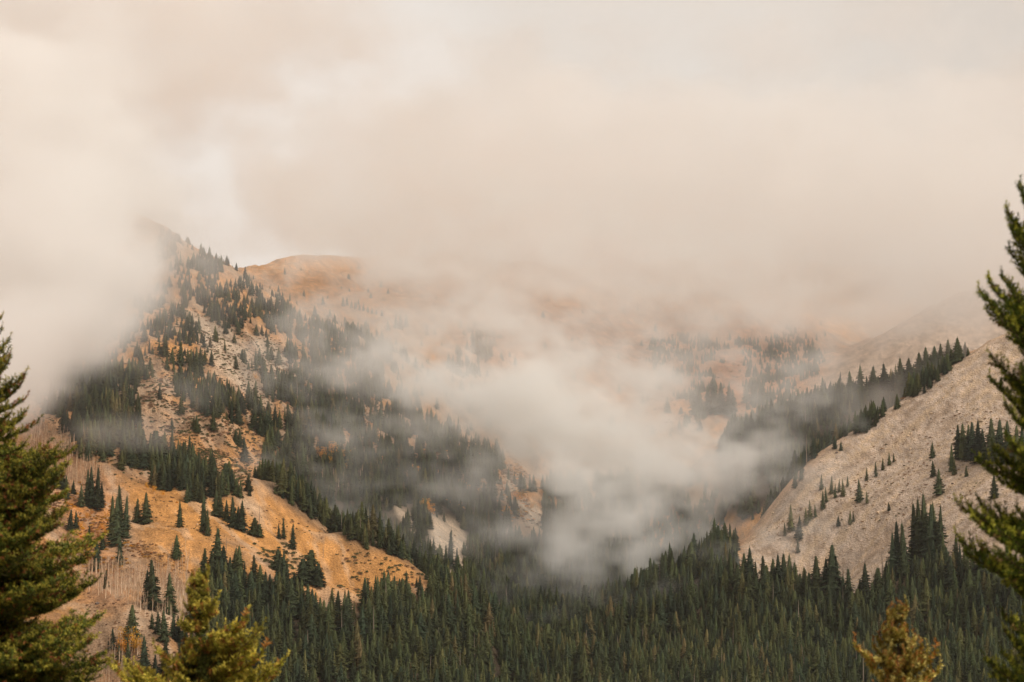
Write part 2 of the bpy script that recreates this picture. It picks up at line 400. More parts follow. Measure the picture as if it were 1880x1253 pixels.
class TB:
    """triangle collector"""
    def __init__(s): s.v = []; s.f = []; s.m = []
    def tri(s, a, b, c, m=0):
        k = len(s.v); s.v += [a, b, c]; s.f.append((k, k + 1, k + 2)); s.m.append(m)
    def tube(s, pts, rad, n=5, m=0):
        pts = [np.asarray(p, float) for p in pts]; rings = []
        for i, p in enumerate(pts):
            d = pts[min(i + 1, len(pts) - 1)] - pts[max(i - 1, 0)]; d = d / (np.linalg.norm(d) + 1e-9)
            a = np.cross(d, (0.31, .17, .93) if abs(d[2]) < .9 else (1, 0, 0)); a /= np.linalg.norm(a); b = np.cross(d, a)
            k = len(s.v)
            for j in range(n):
                t = 2 * math.pi * j / n; s.v.append(p + (a * math.cos(t) + b * math.sin(t)) * rad[i])
            rings.append(k)
        for r0, r1 in zip(rings, rings[1:]):
            for j in range(n):
                j2 = (j + 1) % n
                s.f.append((r0 + j, r0 + j2, r1 + j2)); s.f.append((r0 + j, r1 + j2, r1 + j)); s.m += [m, m]
    def mesh(s, name, mats):
        me = mesh_np(name, s.v, s.f)
        for q in mats: me.materials.append(q)
        if len(mats) > 1: me.polygons.foreach_set('material_index', np.array(s.m, np.int32))
        return me

def conifer_crown(name, seed, rb, mat, z0=.05, levels=25, ragged=.35, droop=.32, power=.9, nb=7):
    r = random.Random(seed); t = TB()
    lean = (r.uniform(-.02, .02), r.uniform(-.02, .02))
    for i in range(levels):
        u = (i + r.uniform(-.25, .25)) / (levels - 1); u = min(max(u, 0), 1)
        z = z0 + (.97 - z0) * u
        R0 = rb * ((1 - u) ** power) * (.75 + .25 * min(1, u * 8 + .2)) + .012
        for k in range(nb if u < .75 else 5):
            a = r.uniform(0, 2 * math.pi); R = R0 * (1 - ragged * r.random() ** 1.5) * r.uniform(.9, 1.15)
            d = np.array([math.cos(a), math.sin(a), 0]); q = np.array([-d[1], d[0], 0])
            zz = z + r.uniform(-.012, .012)
            o = np.array([lean[0] * z, lean[1] * z, zz])
            def ax(s_): return o + d * R * s_ + np.array([0, 0, -droop * R * s_ + .22 * R * max(s_ - .6, 0)])
            wd = .26 * R
            t.tri(ax(0), ax(.62) + q * wd * .6, ax(1)); t.tri(ax(0), ax(1), ax(.62) - q * wd * .6)
            for s_ in (.3, .52, .74):
                for sg in (-1, 1):
                    p = ax(s_); e = ax(min(s_ + .22, 1.05)) + q * sg * wd * (1.35 - .5 * s_) * r.uniform(.7, 1.2) + np.array([0, 0, -.10 * R * r.random()])
                    t.tri(p, e, ax(s_ + .16) + np.array([0, 0, -.16 * R]))
    n = 7; k = len(t.v); prof = [(z0 + .01, .42), (.3, .33), (.6, .2), (.93, .02)]
    t.tube([np.array([lean[0] * z, lean[1] * z, z]) for z, _ in prof], [rb * .5 * ((1 - (z - z0) / (1 - z0)) ** power) for z, _ in prof], 6)
    t.tube([(lean[0] * .9, lean[1] * .9, .9), (lean[0], lean[1], 1.0)], [.006, .001], 4)
    return t.mesh(name, [mat])

def stem_mesh(name, mat, r=.014, h=.5):
    t = TB(); t.tube([(0, 0, -.06), (0, 0, h * .5), (0, 0, h)], [r, r * .7, r * .35], 6); return t.mesh(name, [mat])

CROWNS = {}   # kind -> list of (mesh, tint word)
spec = [('spire', .145, .4, .8), ('spruce', .205, .35, .8), ('spruce', .22, .45, .72), ('wide', .27, .35, .7), ('round', .34, .4, .5), ('spire', .125, .5, .7), ('spruce', .19, .3, .7), ('wide', .25, .5, .72)]
VAR = []
spec = [(a, b * 1.2, c, d) for a, b, c, d in spec]
for i, (kd, rb, rg, pw) in enumerate(spec):
    for tint in ('dark', 'mid', 'olive'):
        if (tint == 'olive' and i % 2): continue
        me_ = conifer_crown('crown', 50 + i, rb, M[tint], ragged=rg, power=pw, levels=27 if kd != 'round' else 18, nb=7 if kd != 'round' else 9)
        VAR.append((kd, tint, me_))
trunk_me = stem_mesh('trunk', M['bark'])
def pick(kind, tint=None, r=random):
    c = [v for v in VAR if v[0] == kind and (tint is None or v[1] == tint)] or [v for v in VAR if v[0] == kind]
    return r.choice(c)

def snag_mesh(seed):
    r = random.Random(seed); t = TB(); t.tube([(0, 0, -.05), (.01, 0, .5), (.0, .01, 1)], [.022, .014, .003], 6)
    b = TB()
    for i in range(26):
        z = r.uniform(.2, .95); a = r.uniform(0, 6.28); l = (1 - z) * .16 + .02
        b.tube([(0, 0, z), (math.cos(a) * l, math.sin(a) * l, z + r.uniform(-.03, .02))], [.005, .001], 3)
    return t.mesh('trunk', [M['grey']]), b.mesh('limbs', [M['grey']])

def bare_aspen(seed, mat='aspen'):
    r = random.Random(seed); t = TB(); lx, ly = r.uniform(-.05, .05), r.uniform(-.05, .05)
    t.tube([(0, 0, -.05), (lx * .3, ly * .3, .45), (lx, ly, 1)], [.020, .014, .003], 4)
    b = TB()
    for i in range(22):
        z = r.uniform(.35, .97); a = r.uniform(0, 6.28); l = (1.05 - z) * .30 + .03
        p0 = np.array([lx * z, ly * z, z]); p1 = p0 + np.array([math.cos(a) * l * .5, math.sin(a) * l * .5, l * .45]); p2 = p1 + np.array([math.cos(a + .4) * l * .3, math.sin(a + .4) * l * .3, l * .6])
        b.tube([p0, p1, p2], [.0045, .003, .001], 3)
    return t, b

def leafy(seed, mat, n=420, rx=.28, z0=.25, leaf=.035, squash=1.0):
    r = random.Random(seed); t = TB(); cl = [(r.gauss(0, rx * .5), r.gauss(0, rx * .5), r.uniform(z0 + .1, .92)) for _ in range(14)]
    for i in range(n):
        c = r.choice(cl); s = .11
        p = np.array([c[0] + r.gauss(0, s * .8), c[1] + r.gauss(0, s * .8), min(c[2] + r.gauss(0, s), 1.0) * squash])
        p[2] = max(p[2], 0)
        a = np.array([r.gauss(0, 1) for _ in range(3)]); a /= np.linalg.norm(a); b = np.cross(a, [r.gauss(0, 1) for _ in range(3)]); b /= np.linalg.norm(b) + 1e-6
        t.tri(p - a * leaf, p + a * leaf, p + b * leaf * 1.3)
    return t.mesh('foliage', [M[mat]])

def shrub_mesh(seed, mat, n=170):
    r = random.Random(seed); t = TB(); lobes = [(r.uniform(-.6, .6), r.uniform(-.4, .4), r.uniform(.2, .42)) for _ in range(5)]
    for i in range(n):
        c = r.choice(lobes); a = r.uniform(0, 6.28); e = r.uniform(.05, 1.45); R = .42 * r.uniform(.75, 1.05)
        p = np.array([c[0] + R * math.cos(a) * math.cos(e), c[1] + R * math.sin(a) * math.cos(e), c[2] * math.sin(e) * 1.5])
        s = .13; q = np.array([r.gauss(0, 1), r.gauss(0, 1), abs(r.gauss(0, 1))]); q /= np.linalg.norm(q); b = np.cross(q, [r.gauss(0, 1) for _ in range(3)]); b /= np.linalg.norm(b)
        t.tri(p - b * s, p + b * s, p + q * s * 1.4)
    return t.mesh('foliage', [M[mat]])

def rock_mesh(seed, mat='rock', name='rock'):
    import bmesh
    bm = bmesh.new(); bmesh.ops.create_icosphere(bm, subdivisions=1, radius=.5); r = random.Random(seed)
    ax = [Vector((r.gauss(0, 1), r.gauss(0, 1), r.gauss(0, 1))).normalized() for _ in range(5)]
    for v in bm.verts:
        for a in ax:
            d = v.co.dot(a)
            if d > .30: v.co -= a * (d - .30)
        v.co = Vector((v.co.x * 1.25, v.co.y, v.co.z * .75)) * r.uniform(.92, 1.08)
    me = bpy.data.meshes.new(name); bm.to_mesh(me); bm.free(); me.materials.append(M[mat]); return me

def scatter(name, pos, scale, rotz, idx, sources, label=None, tilt=None):
    """ONE object holding a countless mass; each point carries a copy of one of the source objects' meshes"""
    me = bpy.data.meshes.new(name); me.vertices.add(len(pos)); me.vertices.foreach_set('co', np.asarray(pos, np.float32).ravel())
    for nm, arr, tp in (('sc', scale, 'FLOAT'), ('rz', rotz, 'FLOAT'), ('kd', idx, 'INT')):
        at2 = me.attributes.new(nm, tp, 'POINT'); at2.data.foreach_set('value', np.asarray(arr, np.float32 if tp == 'FLOAT' else np.int32))
    o = obj(name, me); ng = bpy.data.node_groups.new(name, 'GeometryNodeTree')
    ng.interface.new_socket('Geometry', in_out='INPUT', socket_type='NodeSocketGeometry'); ng.interface.new_socket('Geometry', in_out='OUTPUT', socket_type='NodeSocketGeometry')
    nn, ll = ng.nodes.new, ng.links.new; gi, go = nn('NodeGroupInput'), nn('NodeGroupOutput'); jn = nn('GeometryNodeJoinGeometry')
    def na(n_, t_):
        q = nn('GeometryNodeInputNamedAttribute'); q.data_type = t_; q.inputs['Name'].default_value = n_; return q.outputs['Attribute']
    s_, r_, k_ = na('sc', 'FLOAT'), na('rz', 'FLOAT'), na('kd', 'INT')
    cx = nn('ShaderNodeCombineXYZ'); ll(r_, cx.inputs[2])
    if tilt:
        rv = nn('FunctionNodeRandomValue'); rv.inputs[2].default_value = -tilt; rv.inputs[3].default_value = tilt; ll(rv.outputs[1], cx.inputs[0])
    for k, so in enumerate(sources):
        cmp_ = nn('FunctionNodeCompare'); cmp_.data_type = 'INT'; cmp_.operation = 'EQUAL'; ll(k_, cmp_.inputs[2]); cmp_.inputs[3].default_value = k
        oi = nn('GeometryNodeObjectInfo'); oi.transform_space = 'ORIGINAL'; oi.inputs['Object'].default_value = so; oi.inputs['As Instance'].default_value = True
        ip = nn('GeometryNodeInstanceOnPoints'); ll(gi.outputs[0], ip.inputs['Points']); ll(cmp_.outputs[0], ip.inputs['Selection']); ll(oi.outputs['Geometry'], ip.inputs['Instance'])
        ll(cx.outputs[0], ip.inputs['Rotation']); ll(s_, ip.inputs['Scale']); ll(ip.outputs[0], jn.inputs[0])
    ll(jn.outputs[0], go.inputs[0]); md = o.modifiers.new('scatter', 'NODES'); md.node_group = ng
    tag(o, label, kind='stuff'); return o

ORD = ['leftmost', 'second from the left', 'third from the left', 'fourth from the left', 'fifth from the left', 'sixth from the left', 'seventh from the left', 'eighth from the left', 'ninth from the left', 'tenth from the left',
       'eleventh from the left', 'twelfth from the left', 'thirteenth from the left', 'fourteenth from the left', 'fifteenth from the left']
SRC = {}
def place_conifer(p, h, kind, label, group, tint=None, widen=1.0, rnd=random, trunk=True):
    kd, tn, me_ = pick(kind, tint, rnd)
    e = bpy.data.objects.new('conifer_tree', None); C.objects.link(e); e.location = (p[0], p[1], p[2] - .3); e.rotation_euler = (rnd.uniform(-.03, .03), rnd.uniform(-.03, .03), rnd.uniform(0, 6.28))
    e.scale = (h * widen, h * widen, h); e.empty_display_size = .1
    tag(e, label, 'conifer', group)
    t = obj('trunk', trunk_me, e); c = obj('crown', me_, e)
    SRC.setdefault((kd, tn, me_.name), c)
    return e

# ---- trees one can point at: (cluster phrase, kind, [(px, py of the foot, height in px)], tint)
EX = [
 ('row atop the orange brush slope', 'spruce', [(60,862,32),(76,896,36),(100,898,52),(112,898,50),(121,917,46),(134,908,28),(149,931,42)], 'dark'),
 ('clump between bare aspens and golden spur', 'spire', [(160,930,72),(168,934,80),(178,937,84),(186,932,50)], 'dark'),
 ('tall column on the orange slope', 'spire', [(206,990,84),(213,1004,98),(221,975,90),(230,988,82),(219,1040,60)], 'dark'),
 ('pair on the upper golden spur', 'spruce', [(251,960,48),(268,963,62)], 'dark'),
 ('trees beside the big foreground spruce', 'spruce', [(128,975,42),(140,972,36),(177,1048,62),(194,1080,36),(188,1010,34),(163,995,30)], 'dark'),
 ("tall trees at the spur's left foot", 'spruce', [(271,1102,58),(281,1120,98),(311,1128,80)], 'dark'),
 ('alone above the yellow thicket', 'wide', [(242,1186,80)], 'dark'),
 ('cluster on the lower left scree', 'spruce', [(279,1158,32),(289,1164,44),(302,1182,62),(318,1172,44),(327,1180,52),(337,1190,60)], 'dark'),
 ('group round the yellow thicket', 'spruce', [(206,1195,42),(219,1218,40),(236,1228,50),(264,1250,80),(302,1240,72),(284,1262,60),(330,1255,70),(350,1245,60)], 'dark'),
 ('standing alone in the middle of the golden spur', 'wide', [(324,1028,47)], 'mid'),
 ('leggy trees on the spur', 'spire', [(330,968,52),(374,978,76),(381,985,52)], 'dark'),
 ('stepped row along the top of the spur', 'spruce', [(396,948,52),(404,950,46),(416,958,42),(428,970,60),(443,975,60),(436,972,44)], 'dark'),
 ('rounded trees on the spur crest', 'round', [(466,985,36),(476,988,26)], 'mid'),
 ('thin row near the dead pole', 'spire', [(512,990,30),(521,990,42),(537,1008,50)], 'dark'),
 ('rounded trees under the spur', 'round', [(569,1068,62),(556,1075,48),(583,1080,44),(510,1048,42)], 'dark'),
 ('forest edge below the spur', 'spruce', [(376,1065,56),(398,1070,104),(388,1078,70),(620,1135,52),(640,1128,44),(676,1118,56),(724,1115,58),(733,1100,40),(770,1092,36),(765,1080,20)], 'dark'),
 ('trees on the pale central scree patch', 'spire', [(826,1045,76),(818,1052,54),(838,1052,48),(790,1046,60),(862,1040,64),(873,1046,50)], 'dark'),
 ('trees above the central scree patch', 'spruce', [(770,960,46),(778,962,38),(808,946,24),(790,972,34)], 'dark'),
 ('lone trees on the pale chute', 'spruce', [(433,679,28),(456,679,17),(468,738,42)], 'mid'),
 ('trees left of the pale chute', 'spruce', [(331,672,48),(280,651,17),(269,694,28),(250,710,42),(345,668,30),(303,655,45)], 'mid'),
 ('clump in the middle of the upper slope', 'spruce', [(352,678,40),(360,684,50),(367,678,44),(375,670,30),(381,648,16),(388,672,32)], 'mid'),
 ('trees between the two pale chutes', 'spruce', [(511,672,36),(528,656,40),(535,650,28),(542,654,28),(491,638,24),(476,672,34),(482,690,40),(487,702,44)], 'mid'),
 ('isolated in the middle of the shrubby opening', 'spire', [(392,794,50)], 'dark'),
 ('trees edging the shrubby opening', 'spruce', [(450,850,50),(346,868,44),(371,881,38),(440,822,36),(432,815,30),(388,878,52),(465,790,60),(478,800,46)], 'dark'),
 ('lone row on the far golden slope', 'spruce', [(630,563,20),(637,562,18),(645,566,16),(652,568,15),(660,570,14),(667,572,15),(675,574,14),(683,577,13),(691,578,12)], 'mid'),
 ('small far group below the golden hill', 'spruce', [(713,608,22),(727,604,28),(735,606,32),(745,602,26),(798,615,14),(846,602,22)], 'mid'),
 ('dim far clump in mist', 'spire', [(868,640,40),(876,650,52),(884,655,56),(892,660,60),(900,655,40),(842,676,46),(822,672,22),(832,678,30)], 'dark'),
 ('scattered trees on the right scree', 'spruce', [(1578,922,44),(1724,910,52),(1467,994,46),(1774,876,22),(1712,842,32),(1714,877,32),(1539,969,21),(1544,829,19),(1826,916,48),(1632,940,18)], 'dark'),
 ('diagonal file up the scree', 'spire', [(1480,965,34),(1487,958,40),(1497,950,26),(1511,937,36),(1517,925,30),(1526,908,36),(1533,915,28),(1541,905,26),(1548,913,34),(1556,895,22),(1591,883,26),(1608,877,30),(1621,864,24),(1633,856,26),(1641,850,18)], 'mid'),
 ('slim poles on the scree', 'spire', [(1452,978,52),(1441,985,26),(1747,866,52),(1752,872,36),(1508,900,30),(1561,963,28),(1567,958,20),(1465,1018,30),(1592,925,24)], 'mid'),
 ('dark group right of the scree', 'spruce', [(1760,842,66),(1768,846,72),(1778,838,62),(1786,844,74),(1796,850,82),(1806,848,64),(1822,850,88),(1834,846,80),(1850,852,84),(1866,856,80),(1878,852,72)], 'dark'),
 ('tall spires at the scree foot', 'spire', [(1648,1062,110),(1640,1066,92),(1662,1060,104),(1682,1030,112),(1690,1034,124),(1700,1030,128),(1708,1036,116),(1718,1026,106),(1726,1030,104),(1733,1040,60),(1755,1048,70)], 'dark'),
 ("row below the scree's left foot", 'spruce', [(1378,1085,84),(1402,1080,62),(1421,1094,72),(1430,1098,84),(1440,1100,88),(1450,1096,80),(1458,1102,72),(1476,1108,66),(1484,1108,58),(1500,1108,92),(1516,1106,84),(1528,1104,110),(1536,1100,84),(1548,1110,54),(1560,1112,72),(1589,1122,90)], 'dark'),
 ('skyline of the wooded ridge', 'spruce', [(1345,812,52),(1362,806,44),(1380,800,46),(1402,792,44),(1418,786,58),(1436,780,52),(1452,770,50),(1466,764,54),(1482,756,48),(1497,752,50),(1512,750,60),(1526,746,48),(1542,742,52),(1562,738,60),(1580,736,70)], 'dark'),
 ("wooded ridge's misty upper end", 'wide', [(1602,734,66),(1625,728,64),(1655,718,64),(1668,712,58),(1688,700,56),(1702,694,60),(1716,688,56),(1728,680,52),(1742,674,54),(1758,666,50),(1772,656,30)], 'dark'),
 ('trees beside the far red gully', 'spruce', [(1276,762,60),(1286,764,52),(1300,758,54),(1312,760,78),(1324,760,62),(1338,764,66),(1346,758,46)], 'dark'),
 ('small far trees in the bowl', 'spruce', [(1181,742,24),(1258,787,26),(1247,790,20),(1225,760,34),(1370,740,44),(1384,744,50),(1400,738,44)], 'dark'),
]
LABELS_SIZE = lambda h: 'tall' if h > 70 else ('small' if h < 30 else 'medium')
tot = 0; individual = []
for phrase, kind, lst, tint in EX:
    order = sorted(range(len(lst)), key=lambda i: lst[i][0])
    for rank, i in enumerate(order):
        a, b_, hp = lst[i]
        p = hit(a, b_)
        if p is None: continue
        h = hp * p[1] / FPX
        tw = {'dark': 'dark green', 'mid': 'green', 'olive': 'olive green'}[tint]
        kw = {'spire': 'narrow conifer', 'spruce': 'conifer', 'wide': 'broad conifer', 'round': 'rounded conifer'}[kind]
        lab = (f"{tw} {kw}, {phrase}" if len(lst) == 1 else f"{tw} {kw}, {ORD[rank]}, {phrase}" if rank < len(ORD) and rank < len(lst) - 1 else f"{tw} {kw}, rightmost, {phrase}" if rank == len(lst) - 1 else f"{tw} {kw}, {rank + 1}th from the left, {phrase}")
        place_conifer(p, h, kind, lab, phrase if len(lst) > 1 else None, tint, rnd=random.Random(int(a * 7 + b_)), widen=1.0 if kind != 'spire' else 1.15)
        individual.append((p[0], p[1], h)); tot += 1

# ---- the rest of the conifers: coverage of each region of the slopes, in photo coordinates of the ground
CLEAR = [
 [(335,570),(425,600),(455,640),(475,695),(515,757),(478,748),(438,722),(395,694),(372,640)],
 [(452,612),(505,622),(556,697),(504,694)],
 [(225,715),(290,708),(364,755),(430,775),(475,790),(480,870),(420,900),(395,900),(380,840),(320,830),(262,770)],
 [(200,845),(300,905),(400,925),(480,905),(592,965),(659,998),(737,1024),(790,1058),(700,1108),(600,1130),(565,1140),(520,1068),(400,1050),(362,1075),(345,1150),(345,1260),(200,1260),(150,1100),(120,960),(150,930)],
 [(1360,1000),(1440,900),(1560,795),(1680,715),(1790,645),(2080,480),(2080,1038),(1800,1045),(1720,1012),(1650,1054),(1600,1090),(1560,1105),(1500,1095),(1400,1090),(1370,1060)],
 [(40,820),(60,765),(165,845),(205,870),(150,960),(60,960)],
 [(788,943),(848,955),(862,1000),(856,1060),(835,1084),(808,1066),(790,1035)], [(720,920),(745,930),(766,968),(768,1000),(742,985)], [(925,840),(942,900),(1010,950),(1000,985),(930,945)],
 [(1315,640),(1362,640),(1372,700),(1350,800),(1322,740)],
]
D = Mask([
 (FOREST_POLY, .97),
 ([(300,430),(420,510),(540,580),(650,600),(720,650),(700,700),(620,690),(560,620),(470,600),(420,600),(340,570),(300,500)], .78),
 ([(100,560),(330,560),(390,640),(380,700),(440,720),(520,770),(600,830),(560,900),(480,870),(470,780),(360,760),(300,730),(200,720),(100,640)], .62),
 ([(-50,600),(230,690),(300,770),(350,850),(430,890),(480,905),(430,950),(300,900),(210,870),(160,840),(90,760),(-50,700)], .80),
 ([(520,600),(700,640),(760,760),(900,860),(960,960),(900,985),(800,880),(700,870),(620,840),(540,700)], .74),
 ([(440,690),(560,700),(640,800),(620,880),(500,880),(450,790)], .82),
 (BACKFOREST_POLY, .93),
 ([(700,840),(900,830),(935,880),(950,960),(860,960),(740,930)], .82),
 ([(930,900),(1340,880),(1340,1000),(1000,990)], .8),
 (RIDGE_POLY, .95),
 ([(1180,625),(1330,620),(1325,690),(1260,700),(1200,690)], .6),
 ([(1250,675),(1345,700),(1345,775),(1270,770)], .55), ([(1360,635),(1500,610),(1510,680),(1420,760),(1370,740)], .6),
 ([(870,590),(940,640),(900,690),(830,690)], .4),
] + [(c, 0.0) for c in CLEAR[:4]] + [(c, 0.0) for c in CLEAR[4:]], 1)
def quant(a): return np.argsort(np.argsort(a)).astype(float) / len(a)
def candidates(step, y0, y1, seed, px0=-60, px1=1950):
    g_ = np.random.default_rng(seed)
    ys = np.arange(y0, y1, step); X_, Y_ = np.meshgrid(np.arange(-.31 * y1, .31 * y1, step), ys)
    X_ = X_ + g_.uniform(-.48, .48, X_.shape) * step; Y_ = Y_ + g_.uniform(-.48, .48, X_.shape) * step
    X_ = X_.ravel(); Y_ = Y_.ravel(); Z_ = height(X_, Y_)
    r_ = np.hypot(X_, Y_); i_ = np.clip(np.searchsorted(rows, r_), 0, nr - 1); j_ = np.clip(np.searchsorted(th, np.degrees(np.arctan2(X_, Y_))), 0, nc - 1)
    e_ = Z_ / Y_; ru = run[np.maximum(i_ - 3, 0), j_]
    pxx, pyy = project(X_, Y_, Z_)
    vis = e_ >= ru - .0005
    _, pyr = project(X_, Y_, ru * Y_)
    eff = np.where(vis, pyy, pyr - 5)
    ok = (pxx > px0) & (pxx < px1) & (e_ > ru - .0125)
    return X_[ok], Y_[ok], Z_[ok], pxx[ok], eff[ok], vis[ok], pyy[ok]
Xc, Yc, Zc_, pc, ec, vc_, pyc = candidates(4.1, 780, 2400, 5)
wob = lambda s_, a_: (fbm(Xc / 16, Yc / 16, 3, s_) - .5) * a_
dens = D(pc + wob(501, 60), ec + wob(502, 44))
qn = quant(fbm(Xc / 9, Yc / 26, 3, 77)); 
dens = dens * np.where((dens > .9) & (ec > 1000), 1, .96)
qq = np.where(dens < .9, quant(.55 * qn + .45 * rng.random(len(qn))), qn)
keep = (qq < dens * .95) & (rng.random(len(Xc)) < np.where(Yc < 1300, .93, .8)) & (dens > .05)
# a thin sprinkling elsewhere on the left massif
keep |= (rng.random(len(Xc)) < np.where(Yc < 1800, .05, .008)) & (ec > 480) & (ec < 800) & (pc > 200) & (pc < 1500) & (dens < .05) & (D(pc, ec) > -1) & ~((pc > 1350))
for ix, iy, ih in individual:
    keep &= (np.hypot(Xc - ix, Yc - iy) > 2.2)
Xc, Yc, Zc_, pc, ec, vc_, pyc, dens = (a[keep] for a in (Xc, Yc, Zc_, pc, ec, vc_, pyc, dens))
hh = np.where(Yc < 1250, 13.4, 12.2) * (1 - .30 * smooth(60, 230, Zc_)) * rng.normal(1, .24, len(Xc)).clip(.4, 1.55)
hh = np.where(dens < .6, hh * .82, hh)
hh *= .75 + .5 * fbm(Xc / 50, Yc / 50, 2, 5)
hpix = hh * FPX / Yc; top = pyc - hpix
# the largest that show become individual trees
need = max(0, 300 - tot)
inview = (pc > 200) & (pc < 1800) & (top < 1225) & (top > 1000) & vc_ & (Yc < 1180) & ~((pc < 540) & (top > 1050)) & ~((pc > 1560) & (pc < 1740) & (top > 1120))
score = np.where(inview, hpix, 0); sel = np.argsort(-score)[:need]
rest = np.ones(len(Xc), bool); rest[sel] = False
fr = random.Random(3)
for q in sel:
    tint = fr.choices(['dark', 'mid', 'olive'], [6, 3, 1])[0]; kd = fr.choices(['spruce', 'spire', 'wide'], [5, 3, 2])[0]
    part_ = 'lower left' if pc[q] < 760 else 'bottom centre' if pc[q] < 1250 else 'lower right'
    band = 'nearest rows' if Yc[q] < 960 else 'middle rows'
    tw = {'dark': 'dark green', 'mid': 'green', 'olive': 'olive green'}[tint]; kw = {'spire': 'narrow', 'spruce': 'pointed', 'wide': 'broad'}[kd]
    ph = f"{band} of valley forest at {part_}"
    place_conifer((Xc[q], Yc[q], Zc_[q]), hh[q], kd, f"{kw} {tw} conifer in the {ph}", f"{kw} {tw} conifers in the {ph}", tint, rnd=fr)
keys = list(SRC.keys()); srcs = [SRC[k] for k in keys]
wgt = np.array([{'dark': 5, 'mid': 2.4, 'olive': .8}[k[1]] * {'spire': 1.0, 'spruce': 1.5, 'wide': .9, 'round': .12}[k[0]] for k in keys]); wgt /= wgt.sum()


# ---- dead poles
sn = [snag_mesh(i) for i in range(3)]
def snag(px_, py_, hp, lab):
    p = hit(px_, py_); h = hp * p[1] / FPX
    e = bpy.data.objects.new('dead_tree', None); C.objects.link(e); e.location = (p[0], p[1], p[2]); e.scale = (h, h, h); tag(e, lab, 'dead tree', 'dead standing trees')
    tr_, li_ = sn[int(px_) % 3]; obj('trunk', tr_, e); obj('limbs', li_, e)
for a in [(593,1028,28,'bare grey pole of a dead tree on the lower golden spur'), (476,965,34,'dead bare pole beside the rounded trees on the spur crest'), (415,1018,32,'dead thin pole at the upper edge of the forest below the spur'),
          (644,1045,14,'short dead stub on the golden spur above the dark shrubs'), (1754,978,30,'dead grey pole on the scree above the forest edge at right'), (1620,1078,64,'thin dead pole standing in front of the pink scree'),
          (1548,1085,50,'dead pole beside the rounded spire at the scree foot'), (1772,662,26,'leaning dead snag at the upper end of the wooded ridge'), (418,1105,30,'pale dead stem standing inside the forest below the spur'),
          (1692,1075,52,'pale dead trunk among the tall spires at the scree foot'), (1465,1000,20,'small dead stub beside the lone conifer low on the scree')]:
    snag(*a)

n_ = rest.sum()
tintw = np.array([{'dark': 0, 'mid': 1, 'olive': 2}[q[1]] for q in keys])
w2 = wgt * np.array([.5, 1.8, 2.5])[tintw]; w2 /= w2.sum()
tn_ = fbm(Xc[rest] / 30, Yc[rest] / 30, 3, 301)
ids = np.where(tn_ > .56, rng.choice(len(keys), n_, p=w2), rng.choice(len(keys), n_, p=wgt))
dead_src = [o for o in C.objects if o.data in [q[0] for q in sn]][:1]
ids = np.where(rng.random(n_) < .018, len(keys), ids)
scatter('conifer_forest', np.stack([Xc, Yc, Zc_ - .3], 1)[rest], hh[rest] * np.where(ids == len(keys), 1.05, 1.0), rng.uniform(0, 6.28, n_), ids, srcs + dead_src,
        'dense dark green conifers covering the valley floor and lower slopes')

# ---- bare aspens, yellow aspens
asp = []
for i in range(5):
    t_, b_ = bare_aspen(i); asp.append((t_.mesh('trunk', [M['aspen']]), b_.mesh('branches', [M['twig']])))
def region_points(poly, step, seed, y0=780, y1=1400, soft=1, frac=1.0):
    X_, Y_, Z_, p_, e_, v_, _ = candidates(step, y0, y1, seed)
    m_ = Mask([(poly, 1.0)], soft)(p_, e_); g_ = np.random.default_rng(seed + 1)
    k_ = v_ & (g_.random(len(X_)) < m_ * frac); return X_[k_], Y_[k_], Z_[k_], p_[k_], e_[k_]
ASP = [([(62,764),(110,790),(165,845),(205,868),(160,890),(60,872),(38,820)], 2.1, 5.5, .85), ([(135,1050),(330,1050),(345,1130),(300,1140),(240,1110),(150,1085)], 2.5, 7.5, .8),
       ([(190,1180),(262,1190),(262,1300),(180,1300)], 2.6, 8.0, .6), ([(300,1010),(350,1020),(350,1110),(315,1110)], 2.6, 6.0, .5), ([(560,820),(700,830),(690,900),(560,890)], 4.5, 7, .5)]
pool = []
for k, (poly, st, hm, fr_) in enumerate(ASP):
    X_, Y_, Z_, p_, e_ = region_points(poly, st, 200 + k, frac=fr_)
    for q in range(len(X_)): pool.append((X_[q], Y_[q], Z_[q], hm * rng.uniform(.65, 1.25), k, p_[q], e_[q]))
pool.sort(key=lambda a: -a[3] / a[1])
names = ['thicket of bare aspens high on the left slope', 'thicket of bare aspens above the pale log slope', 'thicket round the yellow saplings at bottom left', 'thicket beside the two tall conifers', 'thicket on the middle slope']
asrc = None
for q, (x, y, z, h, k, a, b_) in enumerate(pool[:140]):
    e = bpy.data.objects.new('bare_aspen', None); C.objects.link(e); e.location = (x, y, z); e.scale = (h, h, h); e.rotation_euler = (0, 0, rng.uniform(0, 6.28))
    tag(e, f"leafless pale aspen stem in the {names[k]}", 'aspen', f"bare aspens, {names[k]}"); s5 = asp[q % 5]; obj('trunk', s5[0], e); o_ = obj('branches', s5[1], e)
rp = pool[140:]
tmp_t = [c for c in C.objects if c.name.startswith('trunk') and c.data in [a[0] for a in asp]]; tmp_b = [c for c in C.objects if c.data in [a[1] for a in asp]]
uniq = {}
for c in tmp_t + tmp_b: uniq.setdefault(c.data.name, c)
ut = [uniq[a[0].name] for a in asp]; ub = [uniq[a[1].name] for a in asp]
pp = np.array([r_[:3] for r_ in rp]); ss = np.array([r_[3] for r_ in rp]); rz = rng.uniform(0, 6.28, len(rp)); kk = rng.integers(0, 5, len(rp))
scatter('aspen_thicket', np.concatenate([pp, pp]), np.concatenate([ss, ss]), np.concatenate([rz, rz]), np.concatenate([kk, kk + 5]), ut + ub, 'mass of leafless tan aspen stems on the left slope')
print('aspens', len(pool))

